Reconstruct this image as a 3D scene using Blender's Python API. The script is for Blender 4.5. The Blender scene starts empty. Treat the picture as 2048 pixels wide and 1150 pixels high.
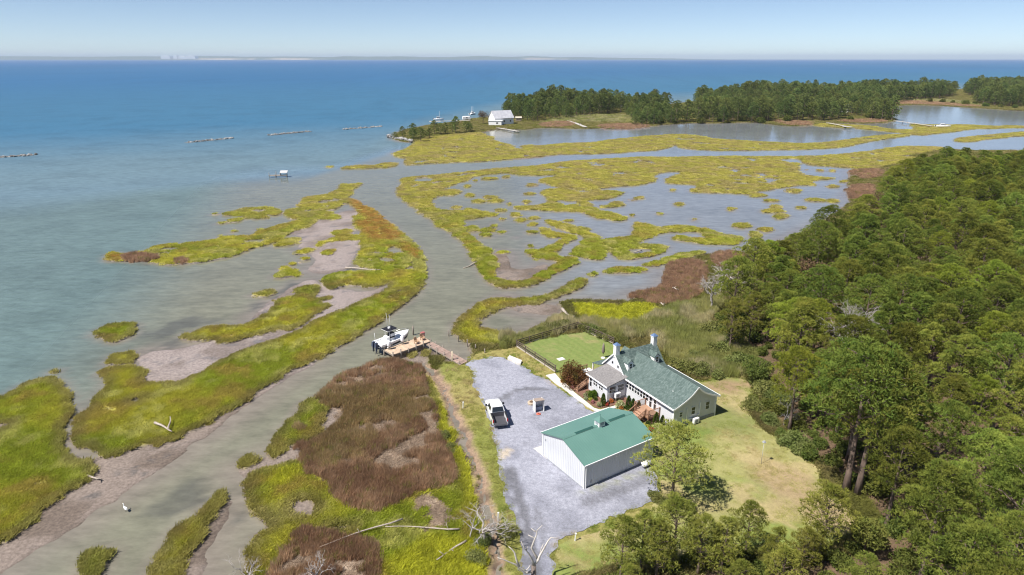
import bpy, bmesh, math, random
import numpy as np
from mathutils import Vector, Matrix
from mathutils.geometry import delaunay_2d_cdt

R = math.radians
scene = bpy.context.scene

# ------------------------------------------------------------------ camera, sky, sun, exposure
CAM_H, FPX, HORIZON = 44.0, 1310.0, 117.0
PITCH = math.atan((575.0 - HORIZON) / FPX)
cam_data = bpy.data.cameras.new('camera')
cam_data.sensor_width = 36.0
cam_data.lens = FPX / 2048.0 * 36.0
cam_data.clip_start, cam_data.clip_end = 0.5, 120000.0
camera = bpy.data.objects.new('camera', cam_data)
scene.collection.objects.link(camera)
camera.location = (0, 0, CAM_H)
camera.rotation_euler = (math.pi / 2 - PITCH, 0, 0)
scene.camera = camera

SUN_EL = R(56.0)
TO_SUN = Vector((-0.83, -0.557, 0)).normalized()          # horizontal direction towards the sun
world = bpy.data.worlds.new('World')
scene.world = world
world.use_nodes = True
wn = world.node_tree.nodes
sky = wn.new('ShaderNodeTexSky')
sky.sky_type = 'NISHITA'
sky.sun_disc = False
sky.sun_elevation = SUN_EL
sky.sun_rotation = math.atan2(TO_SUN.x, TO_SUN.y)
sky.altitude = 0.0
sky.air_density, sky.dust_density, sky.ozone_density = 0.5, 0.1, 0.8
bg = wn['Background']
bg.inputs['Strength'].default_value = 0.084
world.node_tree.links.new(sky.outputs[0], bg.inputs[0])

sun_data = bpy.data.lights.new('sun', 'SUN')
sun_data.energy = 5.0
sun_data.angle = R(0.53)
sun_data.color = (1.0, 0.955, 0.89)
sun = bpy.data.objects.new('sun', sun_data)
scene.collection.objects.link(sun)
sd = Vector((TO_SUN.x * math.cos(SUN_EL), TO_SUN.y * math.cos(SUN_EL), math.sin(SUN_EL)))
sun.rotation_euler = sd.to_track_quat('Z', 'Y').to_euler()
sun.location = (-60, -40, 120)

vs = scene.view_settings
vs.view_transform = 'Standard'
vs.look = 'None'
vs.exposure = 0.55
vs.gamma = 1.0
vs.use_curve_mapping = False
scene.render.engine = 'CYCLES'
scene.cycles.use_denoising = True
scene.cycles.denoising_prefilter = 'ACCURATE'
scene.cycles.filter_width = 1.15
scene.cycles.max_bounces = 6
scene.cycles.transparent_max_bounces = 12
scene.cycles.volume_bounces = 0
scene.cycles.use_adaptive_sampling = True

rng = np.random.default_rng(7)
random.seed(7)

# ------------------------------------------------------------------ survey: photograph pixel -> point on a level plane
ZY = 0.35                                               # level of the yard
CP, SP = math.cos(PITCH), math.sin(PITCH)
def G(px, py, z=ZY):
    a, b = (px - 1024.0) / FPX, (575.0 - py) / FPX
    dy, dz = CP + b * SP, -SP + b * CP
    t = (z - CAM_H) / dz
    return a * t, dy * t
def top_height(px, py, pytop, z=ZY):                    # height of a thing whose foot is at (px, py) and top at pytop
    x, y = G(px, py, z)
    b = (575.0 - pytop) / FPX
    # u/d = b with u = y*SP + zz*CP, d = y*CP - zz*SP
    zz = y * (b * CP - SP) / (CP + b * SP)
    return CAM_H + zz - z
ZOOM = {'A': (780, 180, 3.8327), 'B': (1280, 100, 2.6667), 'C': (0, 80, 2.56), 'D': (160, 350, 2.7378), 'E': (0, 720, 2.6743),
        'F': (480, 700, 2.555), 'G': (780, 320, 2.9257), 'H': (1280, 320, 2.6667), 'I': (1440, 640, 2.255), 'J': (1000, 820, 3.2),
        'K': (1000, 480, 3.7926), 'M': (700, 620, 6.7633), 'N': (900, 700, 3.8341), 'P': (0, 0, 1.0)}
def px(text):
    """'D:10,20 30,40 E:...' -> list of photograph pixels (the letter names the survey sheet)."""
    out, z = [], ZOOM['P']
    for tok in text.split():
        if ':' in tok:
            k, tok = tok.split(':')
            z = ZOOM[k]
        x, y = tok.split(',')
        out.append((z[0] + float(x) / z[2], z[1] + float(y) / z[2]))
    return out
def plan(text, z=0.15, smooth=2):
    p = np.array([G(a, max(b, 121.0), z) for a, b in px(text)])
    for _ in range(smooth):                             # Chaikin rounding
        q = np.roll(p, -1, 0)
        p = np.stack([p * .75 + q * .25, p * .25 + q * .75], 1).reshape(-1, 2)
    return p
def ell(key, cx, cy, rx, ry, z=0.15):
    s = ' '.join('%s%.1f,%.1f' % ((key + ':') if i == 0 else '', cx + rx * math.cos(t) * (1 + .25 * math.sin(3 * t + cx)), cy + ry * math.sin(t) * (1 + .2 * math.cos(2 * t + cy)))
                 for i, t in enumerate(np.linspace(0, 2 * math.pi, 9)[:-1]))
    return plan(s, z, 1)

# ------------------------------------------------------------------ noise
def _hash(i, j, s):
    h = (i.astype(np.int64) * 374761393 + j.astype(np.int64) * 668265263 + s * 1442695041) & 0xffffffff
    h = ((h ^ (h >> 13)) * 1274126177) & 0xffffffff
    return ((h ^ (h >> 16)) & 0xffffff) / float(0xffffff)
def vnoise(x, y, s=0):
    i, j = np.floor(x), np.floor(y)
    fx, fy = x - i, y - j
    fx, fy = fx * fx * (3 - 2 * fx), fy * fy * (3 - 2 * fy)
    a, b, c, d = _hash(i, j, s), _hash(i + 1, j, s), _hash(i, j + 1, s), _hash(i + 1, j + 1, s)
    return (a * (1 - fx) + b * fx) * (1 - fy) + (c * (1 - fx) + d * fx) * fy
def fbm(x, y, s=0, o=4):
    t, a, n = 0, .5, 0
    for k in range(o):
        t = t + a * vnoise(x * 2 ** k + k * 17.3, y * 2 ** k - k * 9.1, s + k)
        n += a
        a *= .55
    return t / n
def smooth(x, a, b):
    t = np.clip((x - a) / (b - a), 0, 1)
    return t * t * (3 - 2 * t)

# ------------------------------------------------------------------ land cover, traced as outlines on the ground
COVER = {}
COVER['marsh'] = [plan(t) for t in (
    # the spit with its long outer island
    'D:1420,45 1470,55 1530,42 1552,50 1500,70 1490,95 1470,115 1465,132 1500,135 1560,165 1620,205 1690,255 1750,310 1810,360 1860,410 1890,470 1895,530 1880,600 1830,660 1760,720 1690,770 1600,830 1500,895 1400,950 1300,1010 '
    'E:1620,30 1500,95 1380,160 1300,235 1200,280 1100,345 1000,395 920,430 800,455 680,490 570,525 510,500 500,470 430,480 385,430 400,370 410,320 470,260 520,200 560,150 575,100 550,60 590,40 680,35 750,35 775,60 760,110 800,130 880,120 940,130 '
    'D:560,1130 640,1090 740,1040 840,985 920,950 1000,930 1080,900 1150,870 1230,840 1290,790 1360,765 1450,735 1550,690 1640,650 1690,620 1700,580 1650,610 1560,620 1500,600 1430,610 1370,630 1330,610 1320,570 1360,545 1440,530 1560,528 1650,525 1600,515 1490,490 1530,440 1540,380 1530,330 1560,300 1510,300 1500,270 1520,250 1490,240 1500,225 1550,222 1510,180 1470,150 1440,160 1380,190 1340,195 1390,210 1430,232 1400,245 1290,245 1280,270 1240,295 1160,300 1100,350 1040,375 920,405 840,445 720,465 680,475 560,485 520,490 420,485 360,465 300,470 230,470 130,470 160,430 190,420 230,440 330,425 400,400 420,380 560,378 720,355 860,330 940,335 1000,300 1080,280 1150,260 1200,245 1120,230 1115,200 1150,185 1230,180 1190,170 1200,150 1230,120 1330,110 1400,90 1430,70',
    'D:540,880 640,860 700,830 790,830 900,825 980,790 1040,740 1080,700 1040,690 1110,675 1200,660 1170,640 1180,625 1260,605 1310,600 1315,630 1270,670 1290,680 1380,665 1380,680 1300,690 1330,705 1380,710 1340,730 1300,760 1250,785 1230,820 1160,850 1060,850 960,885 880,900 800,925 740,925 720,895 640,910 560,905',
    'D:1060,390 1100,360 1160,342 1220,350 1190,375 1110,395',
    'D:1280,390 1330,360 1400,340 1440,335 1380,325 1370,305 1470,300 1480,320 1450,330 1530,335 1530,355 1440,360 1360,365 1320,380 1310,400',
    'D:1170,430 1210,410 1270,400 1280,420 1230,435', 'D:1310,420 1340,410 1410,410 1380,435 1330,440',
    'D:1090,510 1130,495 1140,515 1100,520', 'D:1060,555 1100,530 1150,515 1190,520 1200,540 1230,545 1180,555 1140,552 1090,570',
    'D:920,660 980,640 1030,628 1075,640 1050,660 980,665',
    'D:770,215 790,205 860,200 900,180 960,182 1000,175 1050,180 1085,190 1095,210 1080,222 1030,215 990,218 940,225 910,240 880,225 860,215 800,225',
    'D:735,262 790,255 800,265 740,268', 'D:800,250 870,235 890,250 820,262', 'D:745,335 790,328 800,340 750,345', 'D:715,212 745,206 750,218 720,220',
    'D:70,865 110,840 160,820 230,815 300,815 300,845 265,890 190,915 170,900 120,890 75,880',
    'D:150,1020 180,985 230,985 280,970 300,975 295,1020 260,1040 160,1035',
    # bottom left
    'E:-300,280 0,210 60,180 120,130 220,105 280,95 330,120 335,160 375,190 385,260 380,300 330,350 320,400 320,460 350,510 420,545 470,540 510,590 500,620 440,660 380,700 310,745 240,790 180,860 100,920 40,975 -60,1020 -500,1100 -500,400 -60,395 60,345 60,330 0,345 -300,330',
    'E:1190,700 1215,710 1200,760 1130,850 1100,920 1060,980 1010,1060 980,1150 960,1230 840,1230 835,1080 870,1000 910,930 960,890 1020,870 1080,810 1130,760',
    'E:500,1010 560,1010 575,1040 540,1120 520,1200 420,1200 430,1060', 'E:1280,570 1290,530 1340,495 1380,505 1390,540 1350,565 1300,590', 'E:260,60 300,55 300,68 265,72',
    # around the rush field
    'F:155,540 165,490 200,440 240,380 290,330 310,280 360,250 380,270 440,300 460,310 410,350 400,400 410,430 370,450 330,470 280,490 230,495 210,540 170,552',
    'F:30,700 50,640 160,605 310,570 500,560 900,600 1080,560 1230,800 1290,980 1310,1150 1310,1400 0,1400 20,1060 65,990 80,930 180,915 120,900 110,870 60,830 35,770',
    'F:925,120 960,105 1000,140 1030,200 1060,300 1085,380 1120,450 1150,540 1190,620 1225,700 1235,800 1150,800 1110,620 1060,480 1010,350 960,220',
    'M:760,610 850,560 900,560 860,620 790,635', 'M:1000,560 1080,545 1110,590 1060,620 1000,610',
    # middle marsh
    'G:40,190 60,220 120,265 200,320 280,380 350,425 410,470 450,520 490,580 520,640 550,690 600,735 660,752 740,750 830,737 900,700 1000,650 1080,615 1105,595 1090,580 1040,570 1000,575 960,550 1000,510 1060,475 1075,450 1050,435 980,430 920,405 880,390 880,420 930,460 1000,450 1020,455 990,480 930,510 880,525 780,530 800,545 840,555 850,580 920,580 990,595 950,630 880,660 850,680 820,710 740,712 660,705 610,690 620,650 625,600 600,550 560,510 520,490 500,460 460,440 430,410 430,370 420,345 480,340 560,330 580,310 520,290 440,295 350,300 300,295 250,270 230,240 270,210 330,200 300,170 350,150 400,130 440,120 480,100 540,85 620,78 700,72 740,85 900,90 985,85 1010,60 1060,45 900,30 700,45 560,55 400,75 250,90 120,100 65,112 75,150 45,152',
    'G:800,42 1000,14 1090,3 B:0,570 180,571 330,569 530,566 745,568 930,565 1120,552 1250,535 1330,520 1430,512 1560,515 1640,520 1600,555 1520,600 1400,640 1300,650 1180,645 H:1130,55 1180,45 1120,40 930,30 890,20 870,10 830,30 850,40 830,60 880,80 960,90 1040,95 1000,105 880,110 930,125 940,140 860,130 740,150 700,160 600,165 680,190 590,185 533,178 '
    'G:1850,190 1730,185 1830,155 1750,140 1620,140 1610,115 1660,95 1720,75 1700,65 1600,70 1530,90 1560,120 1500,140 1400,150 1280,160 1200,170 1300,180 1380,190 1290,225 1200,230 1130,240 1180,270 1230,300 1330,315 1390,340 1380,355 1310,355 1240,335 1230,350 1120,300 950,300 840,290 730,285 720,275 800,270 900,265 930,240 890,200 900,170 1000,170 960,150 880,130 880,110 960,100 1000,80 1060,60',
    'G:980,400 900,365 910,350 960,355 1040,375 1080,395 1130,395 1180,410 1130,420 1220,435 1225,460 1200,480 1250,465 1340,455 1400,450 1430,420 1420,400 1440,360 1480,375 1540,385 1560,400 1650,385 1700,385 1830,395 1900,420 1950,440 2048,445 2060,480 2000,500 1880,495 1750,480 1650,465 1640,450 1680,440 1760,460 1850,462 1840,430 1780,415 1680,420 1560,425 1560,440 1480,465 1390,490 1310,505 1260,525 1250,545 1265,575 1200,585 1130,570 1045,550 1060,520 1120,490 1150,460 1120,440 1060,420',
    'G:1300,530 1310,510 1360,495 1430,488 1520,495 1620,505 1635,525 1590,550 1500,570 1420,582 1340,580 1320,565 1295,545',
    'G:1470,610 1560,590 1650,565 1720,545 1790,530 1845,535 1830,550 1740,575 1640,605 1560,615 1500,625', 'G:1230,650 1290,635 1370,625 1500,635 1510,650 1400,660 1300,660', 'G:1165,670 1200,655 1220,665 1190,680',
    'P:903,655 925,632 940,618 970,600 1000,597 1030,600 1080,592 1120,580 1150,560 1168,555 1172,565 1165,575 1130,590 1085,603 1075,612 1060,607 1000,615 970,630 950,643 962,655 1000,665 1030,668 1020,690 975,697 930,680 910,670',
    # far marsh
    'A:15,490 100,460 160,430 190,400 250,370 330,345 450,340 560,335 640,325 700,330 740,350 790,360 800,370 760,380 840,400 900,415 950,430 940,445 990,455 1030,450 1010,430 1060,420 1150,430 1300,410 1450,405 1600,400 1680,380 1800,370 1990,350 B:200,448 300,455 400,475 520,480 650,490 830,495 840,500 960,495 1100,480 1200,462 1280,455 1340,450 1420,450 1440,455 1400,462 1300,475 1200,490 1100,515 1000,525 850,530 700,533 550,535 400,535 280,530 210,520 190,500 130,530 0,540 A:1900,470 1700,485 1500,490 1300,490 1150,510 1050,520 900,530 740,545 600,550 450,555 300,560 130,575 110,560 140,520 60,515',
    'C:1735,660 1780,645 1860,640 1900,645 1960,630 2030,628 2035,640 1960,655 1850,658', 'C:1670,648 1700,645 1710,652 1680,655',
    'B:930,395 1000,390 1150,400 1270,405 1300,420 1400,425 1480,425 1440,400 1420,390 1500,395 1600,400 1680,395 1850,405 2048,400 2300,400 2300,414 2048,413 1900,418 1780,420 1700,430 1640,440 1560,445 1520,455 1440,450 1380,440 1290,432 1220,425 1140,415 1000,412 930,408',
    'B:1670,480 1730,465 1830,455 1950,445 2048,435 2300,430 2300,450 2048,455 1950,465 1850,475 1760,490 1700,488',
)]
for k, spots in {'G': [(500,120,18,8),(585,108,45,7),(674,97,15,8),(455,152,20,8),(360,190,50,20),(465,205,25,10),(580,220,50,10),(520,240,40,10),(620,240,50,10),(385,278,18,10),(640,295,35,9),(800,247,22,12),(700,255,10,10),(820,198,28,8),(830,145,35,9),(605,322,22,12),(650,345,22,10),(735,322,25,12),(770,350,32,12),(848,337,30,10),(830,375,25,9),(600,385,18,12),(570,410,50,12),(658,417,12,10),(570,440,40,12),(832,425,28,10),(728,453,8,7),(810,498,15,10),(663,542,30,8),(1050,353,25,7),(1410,236,14,8),(1460,222,25,10),(1320,260,40,16),(1655,174,9,8),(1690,257,25,9),(1578,314,16,9),(1780,350,8,12),(2000,285,22,12),(1410,323,10,8),(490,400,30,18),(1250,270,25,8),(1150,268,12,6),(460,290,30,10)],
                 'H': [(205,235,22,10),(290,320,8,9),(700,217,40,8),(730,250,30,12),(710,272,60,8),(750,300,35,14),(860,255,22,9),(930,213,50,9),(1030,218,30,10),(1105,113,22,7),(1025,140,32,8),(960,55,15,6),(1030,57,18,6),(875,50,16,8),(550,353,45,15),(670,373,35,11),(610,400,30,16),(820,165,40,12),(630,190,45,8)],
                 'D': [(838,305,14,6),(1290,357,22,7),(1235,460,18,7),(1158,487,10,6),(1203,477,9,5),(980,297,18,6),(960,230,25,8),(1010,232,30,6)]}.items():
    COVER['marsh'] += [ell(k, *s) for s in spots]
COVER['marsh_hole'] = [plan(t) for t in (
    'G:1380,532 1430,517 1520,520 1560,530 1530,545 1450,553 1400,550', 'F:240,790 300,760 370,780 380,830 330,870 260,850',
    'G:120,115 180,100 270,105 250,125 150,130', 'G:850,60 970,48 975,62 870,70', 'G:1200,165 1280,160 1290,175 1220,180', 'E:680,225 760,190 760,215 720,240',
    'A:270,445 295,435 300,455 280,460', 'A:395,490 440,490 440,520 400,515', 'A:395,440 430,440 420,470 400,465', 'A:790,445 850,440 850,460 800,462',
    'D:1460,690 1560,650 1565,665 1490,700', 'H:480,98 560,100 550,112 490,110', 'B:1380,560 1600,555 1580,572 1400,572', 'B:1100,575 1190,572 1190,582 1110,582', 'B:560,575 640,580 620,596 580,594',
    'B:720,580 830,578 880,590 820,640 900,660 850,600 780,600', 'F:440,910 580,905 600,925 470,940')]
COVER['mud'] = [plan(t, 0.0) for t in (
    'D:1130,320 1290,260 1450,190 1540,200 1540,230 1490,300 1530,380 1500,470 1450,520 1350,545 1230,530 1300,470 1260,440 1200,390 1240,350 1180,330',
    'D:960,840 930,800 1010,720 1060,680 1200,590 1280,570 1330,620 1440,620 1560,650 1680,600 1640,660 1450,740 1280,800 1200,860 1080,900 920,950 840,990 640,1090 520,1150 340,1150 350,1050 310,1000 400,960 560,960 700,905 800,930 960,890',
    'E:320,420 330,470 400,530 480,545 560,530 700,490 850,450 1000,400 1100,350 1250,270 1360,180 1500,100 1690,0 1690,20 1500,125 1300,260 1150,365 1000,480 900,550 800,610 640,720 500,815 380,905 280,970 100,1080 -60,1200 -60,985 100,920 240,790 380,700 510,620 520,590 430,540 350,510',
    'E:1250,590 1320,550 1440,520 1560,470 1640,480 1610,540 1450,590 1330,620 1290,630', 'E:1210,740 1230,790 1200,880 1150,950 1090,1080 1060,1200 940,1200 1050,1000 1110,900',
    'M:720,625 850,545 1100,545 1270,610 1420,690 1520,760 1300,790 1100,740 900,700 780,670', 'F:410,420 400,380 450,320 520,290 560,330 520,380',
    'F:150,560 220,500 330,480 340,540 200,590', 'K:-20,460 60,420 150,480 300,480 420,500 480,540 380,580 0,520',
    'A:15,490 100,455 130,470 70,500', 'A:740,530 900,505 1100,485 1300,490 1100,525 900,535', 'G:600,540 680,540 700,640 830,640 930,600 900,670 820,715 640,705 600,640',
    'E:-300,330 0,340 60,330 60,345 -60,395 -300,420', 'F:240,780 300,755 375,780 385,830 330,875 255,855', 'H:1100,50 1200,45 1180,130 1130,200 1100,215 1120,130')]
COVER['rush'] = [plan(t) for t in (
    'F:380,260 390,235 440,220 460,170 510,130 560,120 640,95 660,70 740,55 810,60 870,75 930,90 935,150 950,200 970,260 1000,310 1010,370 1020,430 1060,490 1070,560 1100,650 1060,700 1000,710 930,720 850,760 760,800 700,820 640,810 570,800 500,770 455,740 470,690 400,650 320,630 320,570 330,520 370,480 420,440 480,400 520,370 550,330 530,290 480,300 440,295',
    'F:280,950 350,920 440,940 500,980 620,970 690,1000 720,1060 720,1100 690,1150 650,1400 150,1400 180,1060 230,1010 290,985',
    'F:270,490 330,470 350,500 290,510', 'F:290,390 330,400 310,430 280,420',
    'D:230,445 330,430 360,440 440,450 420,470 330,475 240,470', 'D:520,470 560,460 600,480 540,492',
    'K:1250,230 1270,190 1380,160 1500,165 1570,190 1560,260 1530,380 1480,450 1380,485 1250,495 1130,490 1080,455 990,440 1010,410 1070,400 1240,370',
    'K:1590,130 1650,95 1840,95 1850,170 1760,220 1640,210', 'H:1130,55 1250,50 1300,65 1280,90 1200,110 1130,80', 'H:1110,140 1240,130 1260,180 1180,215 1110,210',
    'B:700,370 860,380 930,390 880,405 760,400', 'A:1600,270 1800,255 1990,270 1980,290 1780,300 1590,298', 'A:1150,250 1400,240 1430,275 1250,290 1160,285', 'B:1000,378 1280,365 1330,382 1200,392',
    'B:1290,280 1450,268 1700,285 1860,305 1700,300 1550,292 1420,290')]
COVER['straw'] = [plan(t) for t in (
    'F:680,570 730,510 780,510 830,570 845,615 780,620 690,600', 'F:920,340 1000,310 1010,370 1020,430 960,450 900,440', 'F:800,480 850,460 920,490 860,525 800,515',
    'F:880,240 950,235 950,270 900,275', 'F:850,760 950,725 1030,780 1110,830 1110,890 1000,930 960,860 880,790', 'F:570,600 660,630 680,650 650,670 600,640',
    'F:490,300 550,290 540,340 600,355 540,375 500,330', 'F:430,490 510,490 510,515 430,510', 'F:520,1080 610,1045 680,1110 640,1200 520,1200 480,1130', 'F:390,655 470,660 470,685 420,680', 'F:610,395 640,410 650,435 620,430')]
COVER['lime'] = [plan(t) for t in (
    'F:1000,290 1020,285 1060,310 1085,380 1120,450 1150,540 1190,620 1220,700 1230,790 1190,830 1150,800 1150,720 1110,620 1080,540 1060,480 1040,420 1010,350',
    'K:430,500 470,450 560,440 760,455 860,450 1000,460 1100,470 1180,510 1220,540 1180,600 1090,640 960,670 800,655 660,610 560,560', 'F:140,660 250,600 310,640 240,700 150,700', 'F:860,1000 1000,940 1280,1000 1300,1200 1000,1200 740,1150 760,1080')]
COVER['orange'] = [plan(t) for t in ('D:1465,135 1500,132 1560,165 1620,205 1690,255 1740,310 1760,350 1700,370 1620,310 1570,240 1520,190', 'D:1500,240 1640,260 1720,330 1640,370 1560,330', 'D:130,470 160,430 230,440 220,470', 'D:1740,340 1850,420 1860,470 1790,440')]
COVER['land'] = [plan(t, ZY) for t in (
    'P:1020,1400 1010,1150 975,1010 945,930 915,850 885,780 860,735 845,710 870,705 905,725 930,728 945,712 940,690 930,680 975,690 1025,682 1050,662 1078,648 1100,640 1128,622 1112,607 1122,598 1160,599 1250,601 1278,597 1265,585 1290,581 1330,575 1334,535 1360,518 1440,503 1490,506 1510,500 1560,480 1625,455 1690,412 1702,395 1697,350 1725,340 1765,332 1800,322 1840,302 1895,298 1950,300 2048,300 2600,300 3600,1400',
    'P:2400,158 2050,168 1930,178 1850,182 1760,186 1600,190 1450,195 1370,205 1300,212 1150,214 1010,226 985,232 945,236 900,245 850,250 800,262 785,272 790,280 825,285 840,280 870,272 940,266 975,262 998,256 1030,258 1052,259 1070,255 1093,255 1180,257 1280,253 1318,250 1374,245 1430,247 1505,243 1545,249 1605,253 1640,246 1655,245 1730,247 1770,245 1795,241 1778,231 1782,216 1785,212 1812,209 1861,210 1917,213 1978,217 2048,222 2400,226')]
COVER['reed'] = [plan(t, ZY) for t in (
    'K:600,620 700,600 900,640 1100,620 1200,560 1300,500 1500,480 1650,430 1700,430 1650,560 1560,640 1600,720 1800,760 1900,850 1980,960 1950,1030 1700,1045 1500,1030 1330,920 1250,880 1180,800 1130,720 1000,760 860,760 780,720 650,680', 'K:-10,800 20,700 130,735 300,690 420,600 520,590 600,650 580,668 440,715 200,785 120,800 60,835',
    'A:1130,260 1300,200 1600,190 1850,200 1990,160 1990,240 1800,250 1500,240 1200,285', 'B:1290,280 1450,262 1640,262 1860,300 1700,296 1420,286')]
COVER['forest'] = [plan(t, ZY) for t in (
    'P:1436,640 1470,612 1510,598 1600,548 1680,508 1725,484 1745,444 1770,414 1810,380 1860,358 1960,350 2048,350 2600,350 3600,1500 2100,1600 1650,1500 1180,1420 1190,1200 1250,1140 1400,1125 1560,1118 1690,1105 1738,1060 1722,1003 1655,950 1590,890 1525,835 1500,765 1460,700',)]
COVER['ditch'] = [plan(t, ZY) for t in ('F:930,70 985,75 1040,150 1090,260 1140,370 1195,490 1240,620 1265,740 1300,880 1330,1000 1350,1150 1360,1400 1300,1400 1300,1150 1285,1000 1255,860 1230,740 1200,620 1155,500 1105,390 1060,290 1010,170 960,110',)]
COVER['yard'] = [plan(t, ZY) for t in ('P:905,726 960,700 1040,690 1155,655 1240,690 1330,725 1390,760 1450,750 1500,756 1517,800 1505,830 1530,860 1590,890 1640,930 1665,990 1700,1012 1720,1055 1690,1100 1400,1120 1100,1160 1090,1400 1010,1400 1000,1150 972,1020 945,940 915,860 885,790 862,735 875,722',)]
COVER['weed'] = [plan(t, 0.0) for t in ('E:880,740 960,660 1080,610 1130,680 1150,720 1080,780 980,850 880,900 760,1060 730,1000 830,870', 'E:1240,670 1290,660 1290,800 1260,960 1240,940', 'E:1220,880 1280,930 1240,1000', 'D:330,880 420,800 620,770 880,800 900,820 700,830 560,850 540,900 600,950 420,960 310,980', 'D:930,700 1040,640 1180,580 1270,560 1200,620 1020,720 920,790')]
HOLES = {'marsh': 'marsh_hole'}

def seg_field(poly, X, Y):
    """signed distance, positive inside"""
    d2 = np.full(X.shape, 1e12)
    ins = np.zeros(X.shape, bool)
    n = len(poly)
    for i in range(n):
        ax, ay = poly[i]
        bx, by = poly[(i + 1) % n]
        ex, ey = bx - ax, by - ay
        L = ex * ex + ey * ey + 1e-12
        t = np.clip(((X - ax) * ex + (Y - ay) * ey) / L, 0, 1)
        d2 = np.minimum(d2, (X - ax - t * ex) ** 2 + (Y - ay - t * ey) ** 2)
        c = (ay > Y) != (by > Y)
        ins ^= c & (X < (ex) * (Y - ay) / (ey if abs(ey) > 1e-12 else 1e-12) + ax)
    d = np.sqrt(d2)
    return np.where(ins, d, -d)
RAST = []
def raster(x0, x1, y0, y1, st, warp):
    xs, ys = np.arange(x0, x1 + st * .5, st), np.arange(y0, y1 + st * .5, st)
    X, Y = np.meshgrid(xs, ys)
    XW = X + warp * (2 * fbm(X / (4 * warp), Y / (4 * warp), 3) - 1) * 1.6
    YW = Y + warp * (2 * fbm(X / (4 * warp), Y / (4 * warp), 11) - 1) * 1.6
    F = {}
    M = 12.0 + 3 * st
    for name, polys in COVER.items():
        f = np.full(X.shape, -M)
        for p in polys:
            a, b = p.min(0) - M, p.max(0) + M
            i0, i1 = np.searchsorted(ys, a[1]), np.searchsorted(ys, b[1])
            j0, j1 = np.searchsorted(xs, a[0]), np.searchsorted(xs, b[0])
            if i1 <= i0 or j1 <= j0:
                continue
            s = np.s_[i0:i1, j0:j1]
            f[s] = np.maximum(f[s], seg_field(p, XW[s], YW[s]))
        F[name] = np.clip(f, -M, M)
    for a, b in HOLES.items():
        F[a] = np.minimum(F[a], -F[b])
    # broken, pool-riddled marsh: small pans open up in the interior
    pans = np.minimum((fbm(X / 7, Y / 7, 21) - .34) * 14, (fbm(X / 2.6, Y / 2.6, 23) - .30) * 9 + 6 * smooth(Y, 200, 300))
    F['marsh'] = np.where((Y > 118), np.minimum(F['marsh'], np.maximum(pans, 2.6 - F['marsh'])), F['marsh'])
    r = dict(x0=x0, x1=xs[-1], y0=y0, y1=ys[-1], st=st, F=F, X=X, Y=Y)
    RAST.append(r)
    return r
near = raster(-118, 118, 26, 150, 0.42, 0.45)
mid = raster(-340, 348, 26, 434, 1.3, 0.8)
far = raster(-760, 1250, 380, 1600, 6.0, 2.0)
def sample(name, x, y):
    out = np.full(np.shape(x), -12.0)
    for r in reversed(RAST):
        m = (x > r['x0']) & (x < r['x1']) & (y > r['y0']) & (y < r['y1'])
        if not m.any():
            continue
        u, v = (x[m] - r['x0']) / r['st'], (y[m] - r['y0']) / r['st']
        i, j = np.floor(v).astype(int), np.floor(u).astype(int)
        A = r['F'][name]
        i, j = np.clip(i, 0, A.shape[0] - 2), np.clip(j, 0, A.shape[1] - 2)
        fu, fv = u - j, v - i
        out[m] = (A[i, j] * (1 - fu) + A[i, j + 1] * fu) * (1 - fv) + (A[i + 1, j] * (1 - fu) + A[i + 1, j + 1] * fu) * fv
    return out
def height(x, y, S):
    """ground level from the cover fields S(name)"""
    m, mu, la, ru, yd = S('marsh'), S('mud'), S('land'), S('rush'), S('yard')
    w = 1 + np.clip((y - 150) / 200, 0, 3)
    ups = fbm(x / 2.1, y / 2.1, 5) - .5
    z = np.full(np.shape(x), -0.9)
    z = np.maximum(z, -.9 + .95 * smooth(mu, -3.5, 0.4) + .05 * smooth(mu, 0, 5) + .10 * (fbm(x / 3.3, y / 3.3, 31) - .52))
    z = np.maximum(z, -.9 + 1.18 * smooth(m, -1.25 * w, .35 * w) + .12 * ups)
    z = np.maximum(z, -.9 + 1.27 * smooth(ru, -.9 * w, .5 * w) + .12 * ups)
    lz = -.9 + 1.25 * smooth(la, -2.5 * w, 1.0 * w)
    lz = lz + np.where(yd > 0, 0, .22 * ups * smooth(la, 0, 3)) - .03 * (yd > 0)
    di = S('ditch')
    lz = lz - .32 * smooth(di, -.6, .9)
    return np.maximum(z, lz)
def C(*v):
    return np.array(v, float)
def mix(a, b, t):
    return a * (1 - t[..., None]) + b * t[..., None]
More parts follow.
